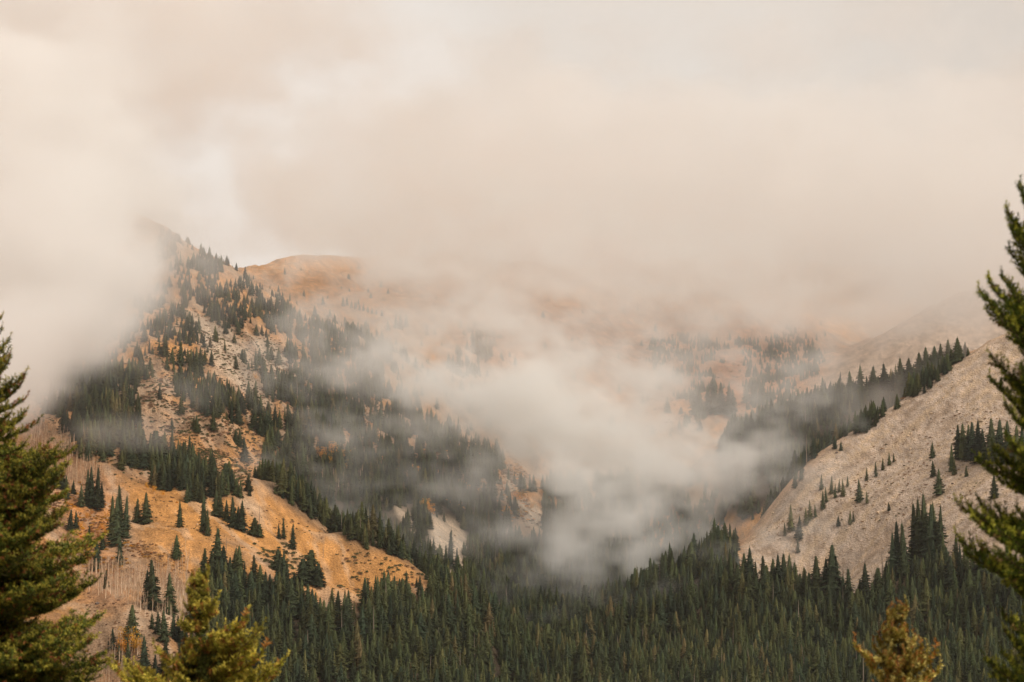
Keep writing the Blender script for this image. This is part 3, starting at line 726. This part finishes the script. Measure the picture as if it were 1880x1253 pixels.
gold_me = [leafy(i, 'gold', 420) for i in range(3)]
YEL = [(232,1190,36),(243,1198,44),(226,1206,34),(252,1206,30),(598,836,24),(606,842,30),(590,848,26),(616,850,22),(602,858,22),(637,852,24),(640,868,22),(780,945,30),(788,952,26),(783,936,20),
       (940,925,22),(950,930,26),(958,922,22),(968,928,20),(930,950,18),(975,940,18),(1028,905,22),(1034,910,18),(270,902,14),(283,908,16),(300,915,14),(205,962,16),(160,958,16),(185,980,18),(146,975,16),(215,1000,16),(196,955,14),(470,700,12),(955,955,20)]
for i, (a, b_, hp) in enumerate(YEL):
    p = hit(a, b_)
    if p is None: continue
    h = hp * p[1] / FPX
    where = ('among bare stems at bottom left' if b_ > 1100 else 'on the orange brush slope at left' if a < 240 else 'on the crest of the golden spur' if a < 320 else 'in the patch on the middle slope' if a < 700 and b_ > 800 else 'at the trees above the central scree patch' if a < 800 and b_ > 800 else 'above the valley forest beside the mist' if a > 900 else 'on the upper slope between chutes')
    e = bpy.data.objects.new('yellow_aspen', None); C.objects.link(e); e.location = p; e.scale = (h, h, h); e.rotation_euler = (0, 0, i * 1.3)
    tag(e, f"small golden yellow aspen {where}", 'aspen', f"yellow aspens {where}"); obj('trunk', asp[i % 5][0], e); obj('foliage', gold_me[i % 3], e)

# ---- low shrubs
sh = [shrub_mesh(i, m_) for i, m_ in enumerate(['shrub', 'shrub', 'shrub', 'brown', 'brown', 'rust', 'gold'])]
SHP = [([(225,715),(290,708),(364,755),(469,784),(480,870),(430,905),(380,850),(320,830),(262,770)], 2.2, .75, [0, 1, 2, 3, 3], 1.5, 'the stony opening on the middle slope', 700),
       ([(620,1010),(737,1030),(785,1060),(700,1100),(600,1075),(560,1060)], 2.4, .6, [0, 1, 2, 3], 1.7, 'the lower end of the golden spur', 600),
       ([(470,1000),(560,1010),(600,1050),(560,1080),(500,1050)], 2.2, .8, [0, 1, 2], 1.9, 'the dark patch under the golden spur', 600),
       ([(280,900),(350,930),(345,950),(300,930)], 2.6, .4, [0, 3, 6], 1.1, 'the crest of the golden spur', 600),
       ([(390,925),(480,925),(600,985),(560,1000),(440,960)], 3.0, .3, [0, 1, 3, 3, 4], 1.0, 'the standing alone in the middle of the golden spur', 600),
       ([(110,920),(215,930),(235,1010),(240,1060),(160,1060)], 2.3, .75, [3, 4, 5, 5, 6], 1.5, 'the orange brush slope', 600),
       ([(220,1000),(330,1000),(350,1060),(240,1060)], 2.0, .9, [3, 4, 4, 5], 1.1, 'the brown slope under the spur', 600),
       ([(335,575),(560,620),(600,760),(480,770),(380,700)], 3.2, .4, [1, 3, 4], 1.0, 'the pale chutes', 900),
       ([(560,560),(700,600),(700,860),(560,880),(500,700)], 3.0, .8, [3, 4, 4, 5], 1.6, 'the central slope', 900),
       ([(700,820),(950,840),(1000,980),(720,900)], 3.0, .8, [3, 4, 4, 5, 6], 1.8, 'the slope above the valley forest', 900),
       ([(1400,980),(1560,860),(1750,740),(1880,760),(1880,930),(1700,930),(1500,1000)], 3.4, .45, [0, 3, 3, 4], 1.0, 'the open scree', 900),
       ([(1180,620),(1500,620),(1500,780),(1180,800)], 8, .4, [3, 4, 5], 2.2, 'the far bowl', 1800),
       ([(1420,880),(1560,805),(1680,725),(1700,700),(1560,850)], 4, .6, [3, 3, 0], 2.6, 'the back edge of the scree', 1330),
       ([(-60,560),(330,560),(560,640),(600,820),(300,900),(-60,760)], 3.0, .75, [0, 1, 2, 3, 4], 1.4, 'the upper left slope', 1000),
       ([(200,860),(400,930),(592,970),(780,1060),(650,1100),(560,1060),(450,1010),(300,980)], 3.0, .35, [3, 4, 1, 0], .7, 'the golden spur', 850),
       ([(150,1090),(330,1130),(330,1260),(180,1260)], 2.4, .5, [3, 4, 3], .8, 'the bottom left slope', 780),
       ([(60,870),(150,890),(200,900),(140,920),(100,960)], 2.2, .9, [3, 4, 5], 1.2, 'the slope left of the spires', 600)]
pool = []
for k, (poly, st, fr_, kinds, sz, nm, y0) in enumerate(SHP):
    X_, Y_, Z_, p_, e_ = region_points(poly, st, 400 + k, max(y0, 780), 2400 if y0 == 1800 else 1650, 1, fr_)
    cl = fbm(X_ / 8, Y_ / 8, 2, 90 + k) > .44
    for q in np.nonzero(cl)[0]: pool.append((X_[q], Y_[q], Z_[q], sz * rng.uniform(.5, 1.3), kinds[rng.integers(len(kinds))], k))
pool.sort(key=lambda a: -a[3] / a[1]); cw = ['green', 'green', 'green', 'brown', 'brown', 'rust coloured', 'yellow']
for x, y, z, s_, kd, k in pool[:220]:
    o = obj('low_shrub', sh[kd]); o.location = (x, y, z - .05); o.scale = (s_, s_, s_ * rng.uniform(.7, 1.1)); o.rotation_euler = (0, 0, rng.uniform(0, 6.28))
    tag(o, f"low {cw[kd]} shrub hugging the ground on {SHP[k][5]}", 'shrub', f"{cw[kd]} shrubs on {SHP[k][5]}")
uniq = {}
for o in C.objects:
    if o.type == 'MESH' and o.data in sh: uniq.setdefault(o.data.name, o)
ks = [i for i, m_ in enumerate(sh) if m_.name in uniq]; so = [uniq[sh[i].name] for i in ks]
rp = [r_ for r_ in pool[220:]]
scatter('undergrowth', np.array([r_[:3] for r_ in rp]), [r_[3] for r_ in rp], rng.uniform(0, 6.28, len(rp)), [ks.index(r_[4]) if r_[4] in ks else 0 for r_ in rp], so, 'scattered low green and brown brush on the open slopes')
print('shrubs', len(pool))

# ---- stones
rk = [rock_mesh(i) for i in range(5)] + [rock_mesh(9, 'rockd')]
BO = [(180,1109,10,'dark boulder on the orange slope below the bare aspens',5),(1537,832,7,'dark rock near the top edge of the scree',5),(477,716,5,'dark rock in the middle of the pale chute',5),(1560,955,6,'brown rock on the lower scree',5),
      (1735,893,8,'dark ledge rock right of the lone scree conifer',5),(1750,890,6,'small dark rock at the end of the ledge on the scree',5),(505,692,5,'rock at the foot of the second chute',5)]
bsrc = []
for a, b_, wp, lab, k in BO:
    p = hit(a, b_); s_ = wp * p[1] / FPX; o = obj('boulder', rk[k]); o.location = p; o.scale = (s_ * 1.3, s_, s_); o.rotation_euler = (0, 0, a); tag(o, lab, 'boulder'); bsrc.append(o)
RP = [([(1365,1005),(1440,900),(1560,795),(1680,715),(1790,645),(2000,520),(2000,1020),(1720,1030),(1560,1100),(1400,1090)], 1.55, .8, .48, 950, 1420),
      ([(340,575),(420,600),(450,645),(470,695),(510,755),(480,745),(440,715),(400,680),(375,640)], 1.8, .8, .45, 1000, 1600), ([(460,620),(500,625),(552,697),(504,690)], 2.4, .5, .5, 1000, 1600),
      ([(247,718),(364,760),(469,784),(469,854),(400,890),(398,830),(330,820),(270,760)], 2.2, .5, .6, 1000, 1500), ([(790,950),(850,965),(845,1005),(830,1030),(800,1010),(785,975)], 2, .7, .45, 1200, 1500),
      ([(280,1080),(320,1110),(330,1140),(300,1160),(275,1120)], 1.5, .8, .4, 800, 1100), ([(250,900),(400,930),(500,960),(600,1000),(700,1060),(560,1060),(400,1000)], 3, .3, .35, 850, 1150)]
pool = []
for k, (poly, st, fr_, sz, y0, y1) in enumerate(RP):
    X_, Y_, Z_, p_, e_ = region_points(poly, st, 600 + k, y0, y1, 1, fr_)
    for q in range(len(X_)): pool.append((X_[q], Y_[q], Z_[q], sz * rng.lognormal(0, .42), k))
pool = np.array(pool); o_ = np.argsort(-pool[:, 3] / pool[:, 1]); pool = pool[o_]
rn = ['pale scree on the right', 'long pale chute', 'second pale chute', 'stony opening on the middle slope', 'scree patch at the valley centre', 'pale slope at lower left', 'golden spur']
for q in range(60):
    x, y, z, s_, k = pool[q]; o = obj('boulder', rk[q % 5]); s_ = s_ * 1.3; o.location = (x, y, z); o.scale = (s_, s_, s_); o.rotation_euler = (0, rng.uniform(-.3, .3), rng.uniform(0, 6.28))
    tag(o, f"tan boulder lying loose on the {rn[int(k)]}", 'boulder', f"tan boulders on the {rn[int(k)]}"); bsrc.append(o)
pl = pool[60:]
srcs5 = bsrc[7:12]
scatter('scree_stones', pl[:, :3], pl[:, 3], rng.uniform(0, 6.28, len(pl)), rng.integers(0, 5, len(pl)), srcs5, 'loose tan stones covering the scree slopes', tilt=.5)
print('stones', len(pool))

# ---- a fallen log on the left slope
p0, p1 = hit(160, 815), hit(182, 823); t_ = TB(); c_ = (p0 + p1) / 2
t_.tube([p0 - c_ + (0, 0, .5), (0, 0, .6), p1 - c_ + (0, 0, .4)], [.35, .3, .2], 7); o = obj('fallen_log', t_.mesh('fallen_log', [M['rockd']])); o.location = c_
tag(o, 'dark fallen log lying in a gap between conifers on the left slope', 'log')

# ------------------------------------------------------------------ foreground spruces
def palette(tag_, dark, green, tip, brown):
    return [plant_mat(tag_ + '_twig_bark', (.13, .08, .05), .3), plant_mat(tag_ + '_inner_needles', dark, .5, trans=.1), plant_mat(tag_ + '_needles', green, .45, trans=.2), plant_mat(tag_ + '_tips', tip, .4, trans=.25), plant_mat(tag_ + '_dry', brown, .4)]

def branch_meshes(seed, Lb, mats, tips=.5, dry=.1, dens=260, nl=.027, nw=.0052, spread=.36, upturn=.25, step=.046):
    """a branch along +X: wood (axis and twigs) and its needles"""
    r = random.Random(seed); wood = TB(); V = []; Mi = []
    def axis(s): return np.array([s * Lb, math.sin(s * 3 + seed) * .03 * Lb, Lb * (-.10 * math.sin(s * math.pi) + upturn * max(0, s - .55) ** 1.3)])
    wood.tube([axis(s) for s in (0, .25, .5, .75, 1.0)], [.014 * Lb + .004, .010 * Lb + .003, .006 * Lb + .002, .004, .002], 5)
    def shoot(p0, d, l, depth, age):
        d = d / np.linalg.norm(d); curve = np.array([0, 0, 1.0]) * r.uniform(.05, .35) * l
        n = max(4, int(l * dens)); pts_ = []
        if l > .05: wood.tube([p0, p0 + d * l * .5 + curve * .2, p0 + d * l + curve], [.0035, .0025, .0012], 3)
        up = np.array([0, 0, 1.0]); a1 = np.cross(d, up); a1 /= np.linalg.norm(a1) + 1e-6; a2 = np.cross(a1, d)
        istip = r.random() < tips; isdry = r.random() < dry
        for i in range(n):
            s = (i + r.random()) / n; c = p0 + d * l * s + curve * s * s
            a = r.uniform(-.5 * math.pi, 1.5 * math.pi)
            out_ = a1 * math.cos(a) + a2 * math.sin(a)
            nd = d * r.uniform(.25, .8) + out_ * r.uniform(.8, 1.1); nd /= np.linalg.norm(nd)
            ln = nl * r.uniform(.75, 1.2) * (1 if s < .9 else .8); sd = np.cross(nd, [r.gauss(0, 1), r.gauss(0, 1), r.gauss(0, 1)]); sd /= np.linalg.norm(sd) + 1e-6
            V.extend([c - sd * nw, c + sd * nw, c + nd * ln])
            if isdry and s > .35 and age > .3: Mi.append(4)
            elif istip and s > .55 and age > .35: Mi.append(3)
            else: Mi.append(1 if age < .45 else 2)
        if depth < 2 and l > .11:
            for s in np.arange(.28, .95, .055 / max(l, .12) * .8 + .06):
                for sg in (-1, 1):
                    ll_ = l * r.uniform(.28, .45) * (1.05 - s * .7)
                    shoot(p0 + d * l * s + curve * s * s, d * .8 + a1 * sg * .75 + up * r.uniform(-.1, .3), max(ll_, .03), depth + 1, age)
    s = .10
    while s < .98:
        for sg in (-1, 1):
            l = (spread * (1 - s) ** .8 + .07) * Lb * r.uniform(.75, 1.15)
            t = (axis(min(s + .03, 1)) - axis(s)); t /= np.linalg.norm(t); sd = np.array([-t[1], t[0], 0]) * sg
            shoot(axis(s), t * r.uniform(.35, .65) + sd * r.uniform(.7, 1.0) + np.array([0, 0, r.uniform(-.1, .45)]), l, 1 if l > .12 else 2, s + .25 * r.random() + (.2 if l > .2 else 0))
        s += step * r.uniform(.7, 1.3) / max(Lb, .45) * .8
    for k in range(8):
        shoot(axis(.2 + .1 * k), axis(.3 + .1 * k) - axis(.2 + .1 * k), .09 * Lb + .03, 2, 1.0 if k > 4 else .5)
    shoot(axis(.98), axis(1) - axis(.9) + np.array([0, 0, .03]), .08, 2, 1.0)
    wm = wood.mesh('wood', [mats[0]])
    F_ = np.arange(len(V)).reshape(-1, 3); nm = mesh_np('needles', V, F_)
    for q in mats: nm.materials.append(q)
    nm.polygons.foreach_set('material_index', np.array(Mi, np.int32))
    return wm, nm

def put_branch(tree, origin, root, tip, variant, roll=0.0, Lb=1.0, thick=1.0):
    root = np.asarray(root); tip = np.asarray(tip); d = tip - root; ln = np.linalg.norm(d); x = Vector(d / ln)
    z = Vector((0, 0, 1)); y = z.cross(x)
    if y.length < .05: y = Vector((0, 1, 0))
    y.normalize(); z = x.cross(y)
    R = Matrix((x, y, z)).transposed().to_4x4() @ Matrix.Rotation(roll, 4, 'X')
    s = ln / Lb; ss = s if thick is None else s
    b = obj('branch', variant[0], tree); nd = obj('needles', variant[1], b)
    b.matrix_local = Matrix.Translation(Vector(root - origin)) @ R @ Matrix.Diagonal((s, (s + thick) / 2, (s + thick) / 2, 1))
    return b

def base_of(px_, Y):
    x = float(ray(px_, 1000)[0]) * Y
    return np.array([x, Y, float(height(np.array([x]), np.array([Y]))[0])])

def spruce(name, lab, px_, py_top, Y, profile, mats, seed, gap, per, tips, dry, elev, trunk_r, variants=5, classes=(.55, 1.0), cone=0, py_low=1420, az=(0, 360)):
    """profile: list of (py, half width in photo px at that height)"""
    k = Y / FPX; o = base_of(px_, Y); topp = at(px_, py_top, Y)
    tr = bpy.data.objects.new(name, None); C.objects.link(tr); tr.location = o; tag(tr, lab, 'spruce')
    h = topp[2] - o[2]; t = TB(); t.tube([(0, 0, -.3), (0, 0, h * .5), (topp[0] - o[0], 0, h * .93), (topp[0] - o[0], 0, h)], [trunk_r, trunk_r * .7, trunk_r * .16, .004], 9)
    obj('trunk', t.mesh('trunk', [M['bark']]), tr)
    r = random.Random(seed)
    sets = {c: [branch_meshes(seed * 10 + i + int(c * 100), c, mats, tips, dry) for i in range(variants)] for c in classes}
    zs = []; z = topp[2] - .02; zmin = at(px_, py_low, Y)[2]
    while z > zmin:
        py = project(topp[0], Y, z)[1]; wpx = np.interp(py, [p[0] for p in profile], [p[1] for p in profile])
        L_ = wpx * k
        nb = per
        a0 = r.uniform(0, 360)
        for j in range(nb):
            a = math.radians(a0 + j * 360 / nb + r.uniform(-25, 25)); Lr = max(L_ * r.choice((r.uniform(.5, .8), r.uniform(.85, 1.12))), .10)
            e = math.radians(elev(py) + r.uniform(-10, 10))
            root = np.array([topp[0], Y, z + r.uniform(-.04, .04)]); dirv = np.array([math.cos(a) * math.cos(e), math.sin(a) * math.cos(e), math.sin(e)])
            c = min(classes, key=lambda q: abs(q - Lr)); put_branch(tr, o, root, root + dirv * Lr, r.choice(sets[c]), r.uniform(-.4, .4), c)
        z -= gap * r.uniform(.8, 1.2)
    return tr, sets, o

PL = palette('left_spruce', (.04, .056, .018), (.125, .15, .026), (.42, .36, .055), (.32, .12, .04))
spruce('spruce_tree', 'large dense foreground spruce filling the lower left corner, with brown tips near its top', -62, 470, 16.0,
       [(470,20),(590,62),(690,112),(745,112),(800,142),(850,188),(900,200),(960,235),(1000,258),(1040,250),(1090,225),(1150,262),(1200,280),(1300,285)], PL, 11, .072, 8, .65, .12,
       lambda py: 16 - (py - 500) / 30, .13)
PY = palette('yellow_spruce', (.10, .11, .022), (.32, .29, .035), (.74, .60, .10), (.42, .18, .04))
t2, s2, o2 = spruce('spruce_tree', 'small yellow green spruce with a slim crooked top at bottom left', 366, 1064, 14.0,
       [(1060,10),(1085,24),(1120,30),(1140,20),(1160,24),(1185,42),(1215,55),(1300,80)], PY, 23, .115, 5, .65, .14, lambda py: 42 - (py - 1064) / 8, .05, classes=(.3, .6))
for tip, rt in [((456,1146),1200),((478,1163),1215),((477,1196),1235),((476,1210),1250),((440,1150),1190),((420,1160),1200),((527,1226),1275),((500,1240),1290),((516,1247),1300),((286,1201),1215),((302,1212),1235),((298,1232),1262),((245,1234),1275),((237,1240),1290),((193,1232),1300),((210,1238),1310),
                ((430,1172),1205),((412,1182),1215),((445,1192),1230),((440,1216),1250),((462,1226),1265),((420,1230),1260),((395,1200),1222),((482,1238),1275),((350,1200),1220),((330,1195),1215),((320,1222),1245),((340,1232),1250),((460,1205),1240),((405,1165),1195),((335,1112),1122),((332,1145),1158),((392,1122),1140),((470,1180),1230),((450,1175),1220),((430,1185),1225),((225,1236),1290),((395,1108),1128),((345,1068),1100),((378,1066),1100)]:
    put_branch(t2, o2, at(366, rt, 14.0), at(tip[0], tip[1], 14.0 + random.uniform(-.3, .3)), random.choice(s2[.6 if abs(tip[0] - 366) > 110 else .3]), random.uniform(-.5, .5), .6 if abs(tip[0] - 366) > 110 else .3, 1.0)
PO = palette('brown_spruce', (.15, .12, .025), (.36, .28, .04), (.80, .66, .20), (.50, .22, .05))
t3, s3, o3 = spruce('spruce_tree', 'young spruce with orange brown needles and pale tips at the bottom edge right of centre', 1648, 1133, 13.0,
       [(1130,6),(1160,18),(1190,34),(1215,50),(1260,66),(1300,80)], PO, 37, .085, 6, .65, .30, lambda py: 38 - (py - 1133) / 8, .035, classes=(.25, .5))
for tip, rt in [((1617,1152),1195),((1570,1194),1225),((1602,1190),1215),((1672,1184),1200),((1693,1198),1212),((1721,1206),1235),((1707,1203),1235),((1726,1236),1262),((1664,1150),1180),((1640,1148),1170),((1634,1155),1180)]:
    put_branch(t3, o3, at(1648, rt, 13.0), at(tip[0], tip[1], 13.0), random.choice(s3[.25]), random.uniform(-.5, .5), .25, 1.0)

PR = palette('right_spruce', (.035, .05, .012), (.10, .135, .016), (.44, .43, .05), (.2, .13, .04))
Y4 = 11.5; k4 = Y4 / FPX; o4 = base_of(1992, Y4)
tr4 = bpy.data.objects.new('spruce_tree', None); C.objects.link(tr4); tr4.location = o4; tag(tr4, 'tall foreground spruce at the right edge, bright green branches reaching in from outside the frame', 'spruce')
t = TB(); tz = at(1992, 150, Y4)[2] - o4[2]; t.tube([(0, 0, -.3), (0, 0, tz * .6), (0, 0, tz)], [.12, .09, .01], 9); obj('trunk', t.mesh('trunk', [M['bark']]), tr4)
s4 = [branch_meshes(400 + i, .8, PR, .5, .03, dens=300, nl=.027, nw=.0046, spread=.23, step=.046, upturn=.15) for i in range(6)]
BR = [((1858,352),425),((1875,330),400),((1872,372),440),((1841,402),470),((1852,430),500),((1838,398),490),((1860,455),520),((1848,470),540),((1868,500),560),
      ((1796,553),625),((1812,572),640),((1806,530),600),((1832,520),600),((1845,545),615),((1830,600),660),((1850,620),680),((1842,575),650),((1862,480),560),((1858,590),660),
      ((1868,650),700),((1814,668),745),((1808,705),765),((1830,690),760),((1850,715),780),((1842,740),800),((1862,690),760),((1836,755),820),((1866,770),830),
      ((1793,850),890),((1806,872),905),((1815,835),880),((1835,810),870),((1850,830),890),((1850,880),920),((1826,860),900),
      ((1752,940),1000),((1772,948),1005),((1790,935),990),((1800,962),1010),((1820,940),1000),((1840,965),1020),((1782,968),1015),((1860,945),1010),((1862,985),1030),((1828,985),1025),
      ((1753,1003),1060),((1765,1022),1070),((1790,1015),1070),((1805,1040),1085),((1830,1030),1080),((1850,1050),1100),((1826,1052),1100),((1868,1020),1090),((1845,1072),1120),((1866,1085),1130),
      ((1832,1138),1190),((1836,1170),1215),((1850,1150),1205),((1806,1224),1265),((1822,1236),1275),((1835,1210),1260),((1850,1190),1250),((1862,1160),1220),((1850,1235),1290),((1815,1250),1290),((1872,1130),1190),((1866,1215),1270)]
for i, (tp, rt) in enumerate(BR):
    dy = random.uniform(-.35, .35)
    put_branch(tr4, o4, at(1992, rt, Y4), at(tp[0] + 4, tp[1], Y4 + dy), s4[i % 6], random.uniform(-.5, .5), .8, 1.0)
rr_ = random.Random(5)
for i in range(60):            # the side of the crown outside the frame
    pyz = rr_.uniform(200, 1300); a = math.radians(rr_.uniform(-80, 80)); z0_ = at(1992, pyz, Y4); L_ = (.25 + (pyz - 200) / 1100 * .6)
    put_branch(tr4, o4, z0_, z0_ + np.array([math.cos(a) * L_, math.sin(a) * L_, .05]), s4[i % 6], 0, .8, 1.0)

# ------------------------------------------------------------------ clouds: soft bodies of mist with a noise-broken density
def cloud_material(name, color, aniso):
    m = bpy.data.materials.new(name); m.use_nodes = True
    t = m.node_tree; t.nodes.clear()
    o = t.nodes.new('ShaderNodeOutputMaterial'); v = t.nodes.new('ShaderNodeVolumePrincipled')
    v.inputs['Color'].default_value = (*color, 1); v.inputs['Anisotropy'].default_value = aniso
    v.inputs['Density'].default_value = 1.0
    t.links.new(v.outputs['Volume'], o.inputs['Volume'])
    return m

def cloud(name, label, blobs, vox, dens, mat, nscale=1 / 62.0, namp=7.0, stretch=(1, 1, 1.5), seed=0.0, detail=5, group=None):
    """blobs: (centre xyz, radii xyz, weight, slope dz/dx)"""
    lo = np.min([np.array(c) - np.array(r) for c, r, *_ in blobs], 0); hi = np.max([np.array(c) + np.array(r) for c, r, *_ in blobs], 0)
    for c, r, wgt, s in blobs:
        e = abs(s) * r[0]; lo[2] = min(lo[2], c[2] - r[2] - e); hi[2] = max(hi[2], c[2] + r[2] + e)
    me = bpy.data.meshes.new(name); o = bpy.data.objects.new(name, me); C.objects.link(o)
    ng = bpy.data.node_groups.new(name, 'GeometryNodeTree')
    ng.interface.new_socket('Geometry', in_out='OUTPUT', socket_type='NodeSocketGeometry')
    ng.interface.new_socket('Geometry', in_out='INPUT', socket_type='NodeSocketGeometry')
    nn, ll = ng.nodes.new, ng.links.new
    go = nn('NodeGroupOutput'); vc = nn('GeometryNodeVolumeCube'); sm = nn('GeometryNodeSetMaterial')
    sm.inputs['Material'].default_value = mat
    vc.inputs['Min'].default_value = lo.tolist(); vc.inputs['Max'].default_value = hi.tolist()
    res = np.maximum(((hi - lo) / vox).astype(int), 4)
    for k, ax in enumerate('XYZ'): vc.inputs['Resolution ' + ax].default_value = int(res[k])
    pos = nn('GeometryNodeInputPosition')
    def math_(op, a, b=None, c=None, clamp=False):
        q = nn('ShaderNodeMath'); q.operation = op; q.use_clamp = clamp
        for i, x in enumerate((a, b, c)):
            if x is None: continue
            if isinstance(x, (int, float)): q.inputs[i].default_value = float(x)
            else: ll(x, q.inputs[i])
        return q.outputs[0]
    def vm(op, a, b):
        q = nn('ShaderNodeVectorMath'); q.operation = op
        for i, x in enumerate((a, b)):
            if isinstance(x, (tuple, list)): q.inputs[i].default_value = x
            elif x is not None: ll(x, q.inputs[i])
        return q
    # slow warp of the space so that no ellipsoid outline survives
    wn = nn('ShaderNodeTexNoise'); wn.inputs['Scale'].default_value = nscale * .55; wn.inputs['Detail'].default_value = 3
    p0 = vm('ADD', pos.outputs[0], (seed * 131.0, seed * 57.0, seed * 91.0)).outputs[0]
    ll(p0, wn.inputs['Vector'])
    wv = vm('SUBTRACT', wn.outputs['Color'], (.5, .5, .5)).outputs[0]
    wv = vm('MULTIPLY', wv, (170, 120, 120)).outputs[0]
    pw = vm('ADD', pos.outputs[0], wv).outputs[0]
    total = None
    for c, r, wgt, s in blobs:
        d = vm('SUBTRACT', pw, tuple(float(v) for v in c)).outputs[0]
        if s:
            sx = nn('ShaderNodeSeparateXYZ'); ll(d, sx.inputs[0]); cx = nn('ShaderNodeCombineXYZ')
            ll(sx.outputs[0], cx.inputs[0]); ll(sx.outputs[1], cx.inputs[1]); ll(math_('MULTIPLY_ADD', sx.outputs[0], -float(s), sx.outputs[2]), cx.inputs[2]); d = cx.outputs[0]
        d = vm('MULTIPLY', d, tuple(1.0 / float(v) for v in r)).outputs[0]
        ln = vm('LENGTH', d, None).outputs['Value']
        f = math_('SUBTRACT', 1.0, ln); f = math_('MULTIPLY', f, float(wgt)); f = math_('MAXIMUM', f, 0.0)
        total = f if total is None else math_('SMOOTH_MAX', total, f, 0.15)
    nz = nn('ShaderNodeTexNoise'); nz.inputs['Scale'].default_value = nscale; nz.inputs['Detail'].default_value = detail; nz.inputs['Roughness'].default_value = .64
    nz.inputs['Distortion'].default_value = .35
    ll(vm('MULTIPLY', p0, stretch).outputs[0], nz.inputs['Vector'])
    nq = math_('MULTIPLY_ADD', nz.outputs[0], float(namp), -float(namp) * .53)
    on = math_('GREATER_THAN', total, 0.02)
    dd = math_('ADD', math_('MULTIPLY', total, 2.0), nq); dd = math_('MINIMUM', math_('MAXIMUM', dd, 0.0), 1.0)
    edge = math_('MINIMUM', math_('MULTIPLY', total, 4.0), 1.0)
    dd = math_('MULTIPLY', math_('MULTIPLY', dd, dd), math_('MULTIPLY', edge, on)); dd = math_('MULTIPLY', dd, float(dens))
    ll(dd, vc.inputs['Density']); ll(vc.outputs[0], sm.inputs['Geometry']); ll(sm.outputs[0], go.inputs[0])
    md = o.modifiers.new('density', 'NODES'); md.node_group = ng
    me.materials.append(mat)
    tag(o, label, kind='stuff', group=group)
    return o

mist = cloud_material('mist', (1.0, .997, .99), .0)
bright = cloud_material('drifting_mist', (1.0, .993, .975), -.25)
deckm = cloud_material('cloud_layer', (1.0, .997, .99), .4)
def B(px, py, Y, rx, ry, rz, wgt=1.0, s=0.0):
    """a puff centred where the photo shows it at distance Y; rx, rz in photo pixels at that distance, ry in metres"""
    k = Y / FPX
    return (at(px, py, Y), (rx * k, ry, rz * k), wgt, s)
cloud('cloud_bank', 'thick bank of cloud hiding the upper left mountainside', [
    B(20, 290, 1300, 340, 160, 360, 1.4), B(80, 500, 1180, 290, 140, 230, 1.6), B(100, 615, 1110, 200, 110, 125, 1.3), B(-40, 640, 1050, 240, 110, 170, 1.4), B(230, 500, 1330, 130, 80, 130, 1.3), B(230, 395, 1450, 150, 90, 110, 1.5, .1), B(320, 415, 1520, 100, 60, 55, .6, -.4),
    ], 6.0, .020, mist, seed=1.0)
cloud('cloud_band', 'bright drifting cloud lying diagonally across the middle of the valley', [
    B(745, 690, 1330, 130, 55, 85, .85, -.1), B(840, 715, 1360, 190, 70, 90, 1.2, -.2), B(960, 745, 1400, 230, 95, 105, 1.7, -.25), B(1100, 800, 1420, 230, 95, 130, 1.4, -.4), B(1220, 865, 1400, 150, 70, 90, 1.15, -.3), B(1300, 885, 1380, 110, 50, 55, .6, -.1),
    B(1120, 915, 1340, 165, 70, 125, 1.05, 0), B(1110, 1000, 1290, 160, 50, 90, .65, 0), B(820, 610, 1700, 150, 100, 65, .6, .3), B(980, 620, 1700, 210, 110, 85, .7, -.5), B(1120, 690, 1650, 170, 110, 90, .6, -.6), B(610, 640, 1480, 70, 40, 55, .3, -.6),
    B(1350, 1060, 1180, 90, 30, 60, .42, .6), B(1400, 910, 1420, 90, 35, 32, .3, .5)
    ], 4.5, .026, bright, seed=2.0, nscale=1 / 38.0, namp=8.0, stretch=(.85, 1, 1.5), detail=6)
cloud('cloud_deck', 'low grey cloud deck swallowing the ridge tops behind the valley', [
    B(1000, 330, 2150, 700, 260, 250, 1.6, 0), B(1650, 370, 2100, 700, 260, 270, 1.7, 0), B(730, 450, 2280, 170, 140, 90, 2.2, -.1), B(900, 485, 2200, 170, 140, 80, 1.6, -.15), B(1820, 545, 1420, 240, 60, 100, .9, .2), B(150, 60, 2300, 700, 260, 270, 1.2, 0), B(880, 470, 2150, 300, 170, 110, 1.5, -.1), B(1150, 500, 2050, 300, 170, 120, 1.5, -.1), B(1350, 540, 2000, 260, 150, 90, 1.2, 0), B(760, 590, 1850, 130, 60, 60, .5, 0), B(980, 600, 1850, 200, 80, 80, .7, -.2), B(590, 430, 2200, 130, 130, 70, .5, .2),
    B(1800, 470, 1500, 300, 160, 130, 1.3, .1), B(1500, 590, 1880, 160, 120, 100, .9, -.2), B(1640, 560, 1800, 200, 100, 90, .8, .2), B(1640, 690, 1480, 110, 40, 50, .5, .5),
    ], 10.0, .009, deckm, seed=3.0, nscale=1 / 90.0)

hm = cloud_material('air', (1.0, .97, .93), .3); hm.node_tree.nodes['Principled Volume'].inputs['Density'].default_value = .00003
import bmesh
bm = bmesh.new(); bmesh.ops.create_cube(bm, size=1.0)
zl = float(TZ.min()) - 1.0
zh = float(TZ.max()) + 12.0; print('haze z', zl, zh)
for v in bm.verts: v.co = Vector((v.co.x * 18200, v.co.y * 18200, (zl + zh) / 2 + v.co.z * (zh - zl)))
hme = bpy.data.meshes.new('haze'); bm.to_mesh(hme); bm.free(); hme.materials.append(hm); tag(obj('haze', hme), 'thin warm haze filling the valley air', kind='stuff')
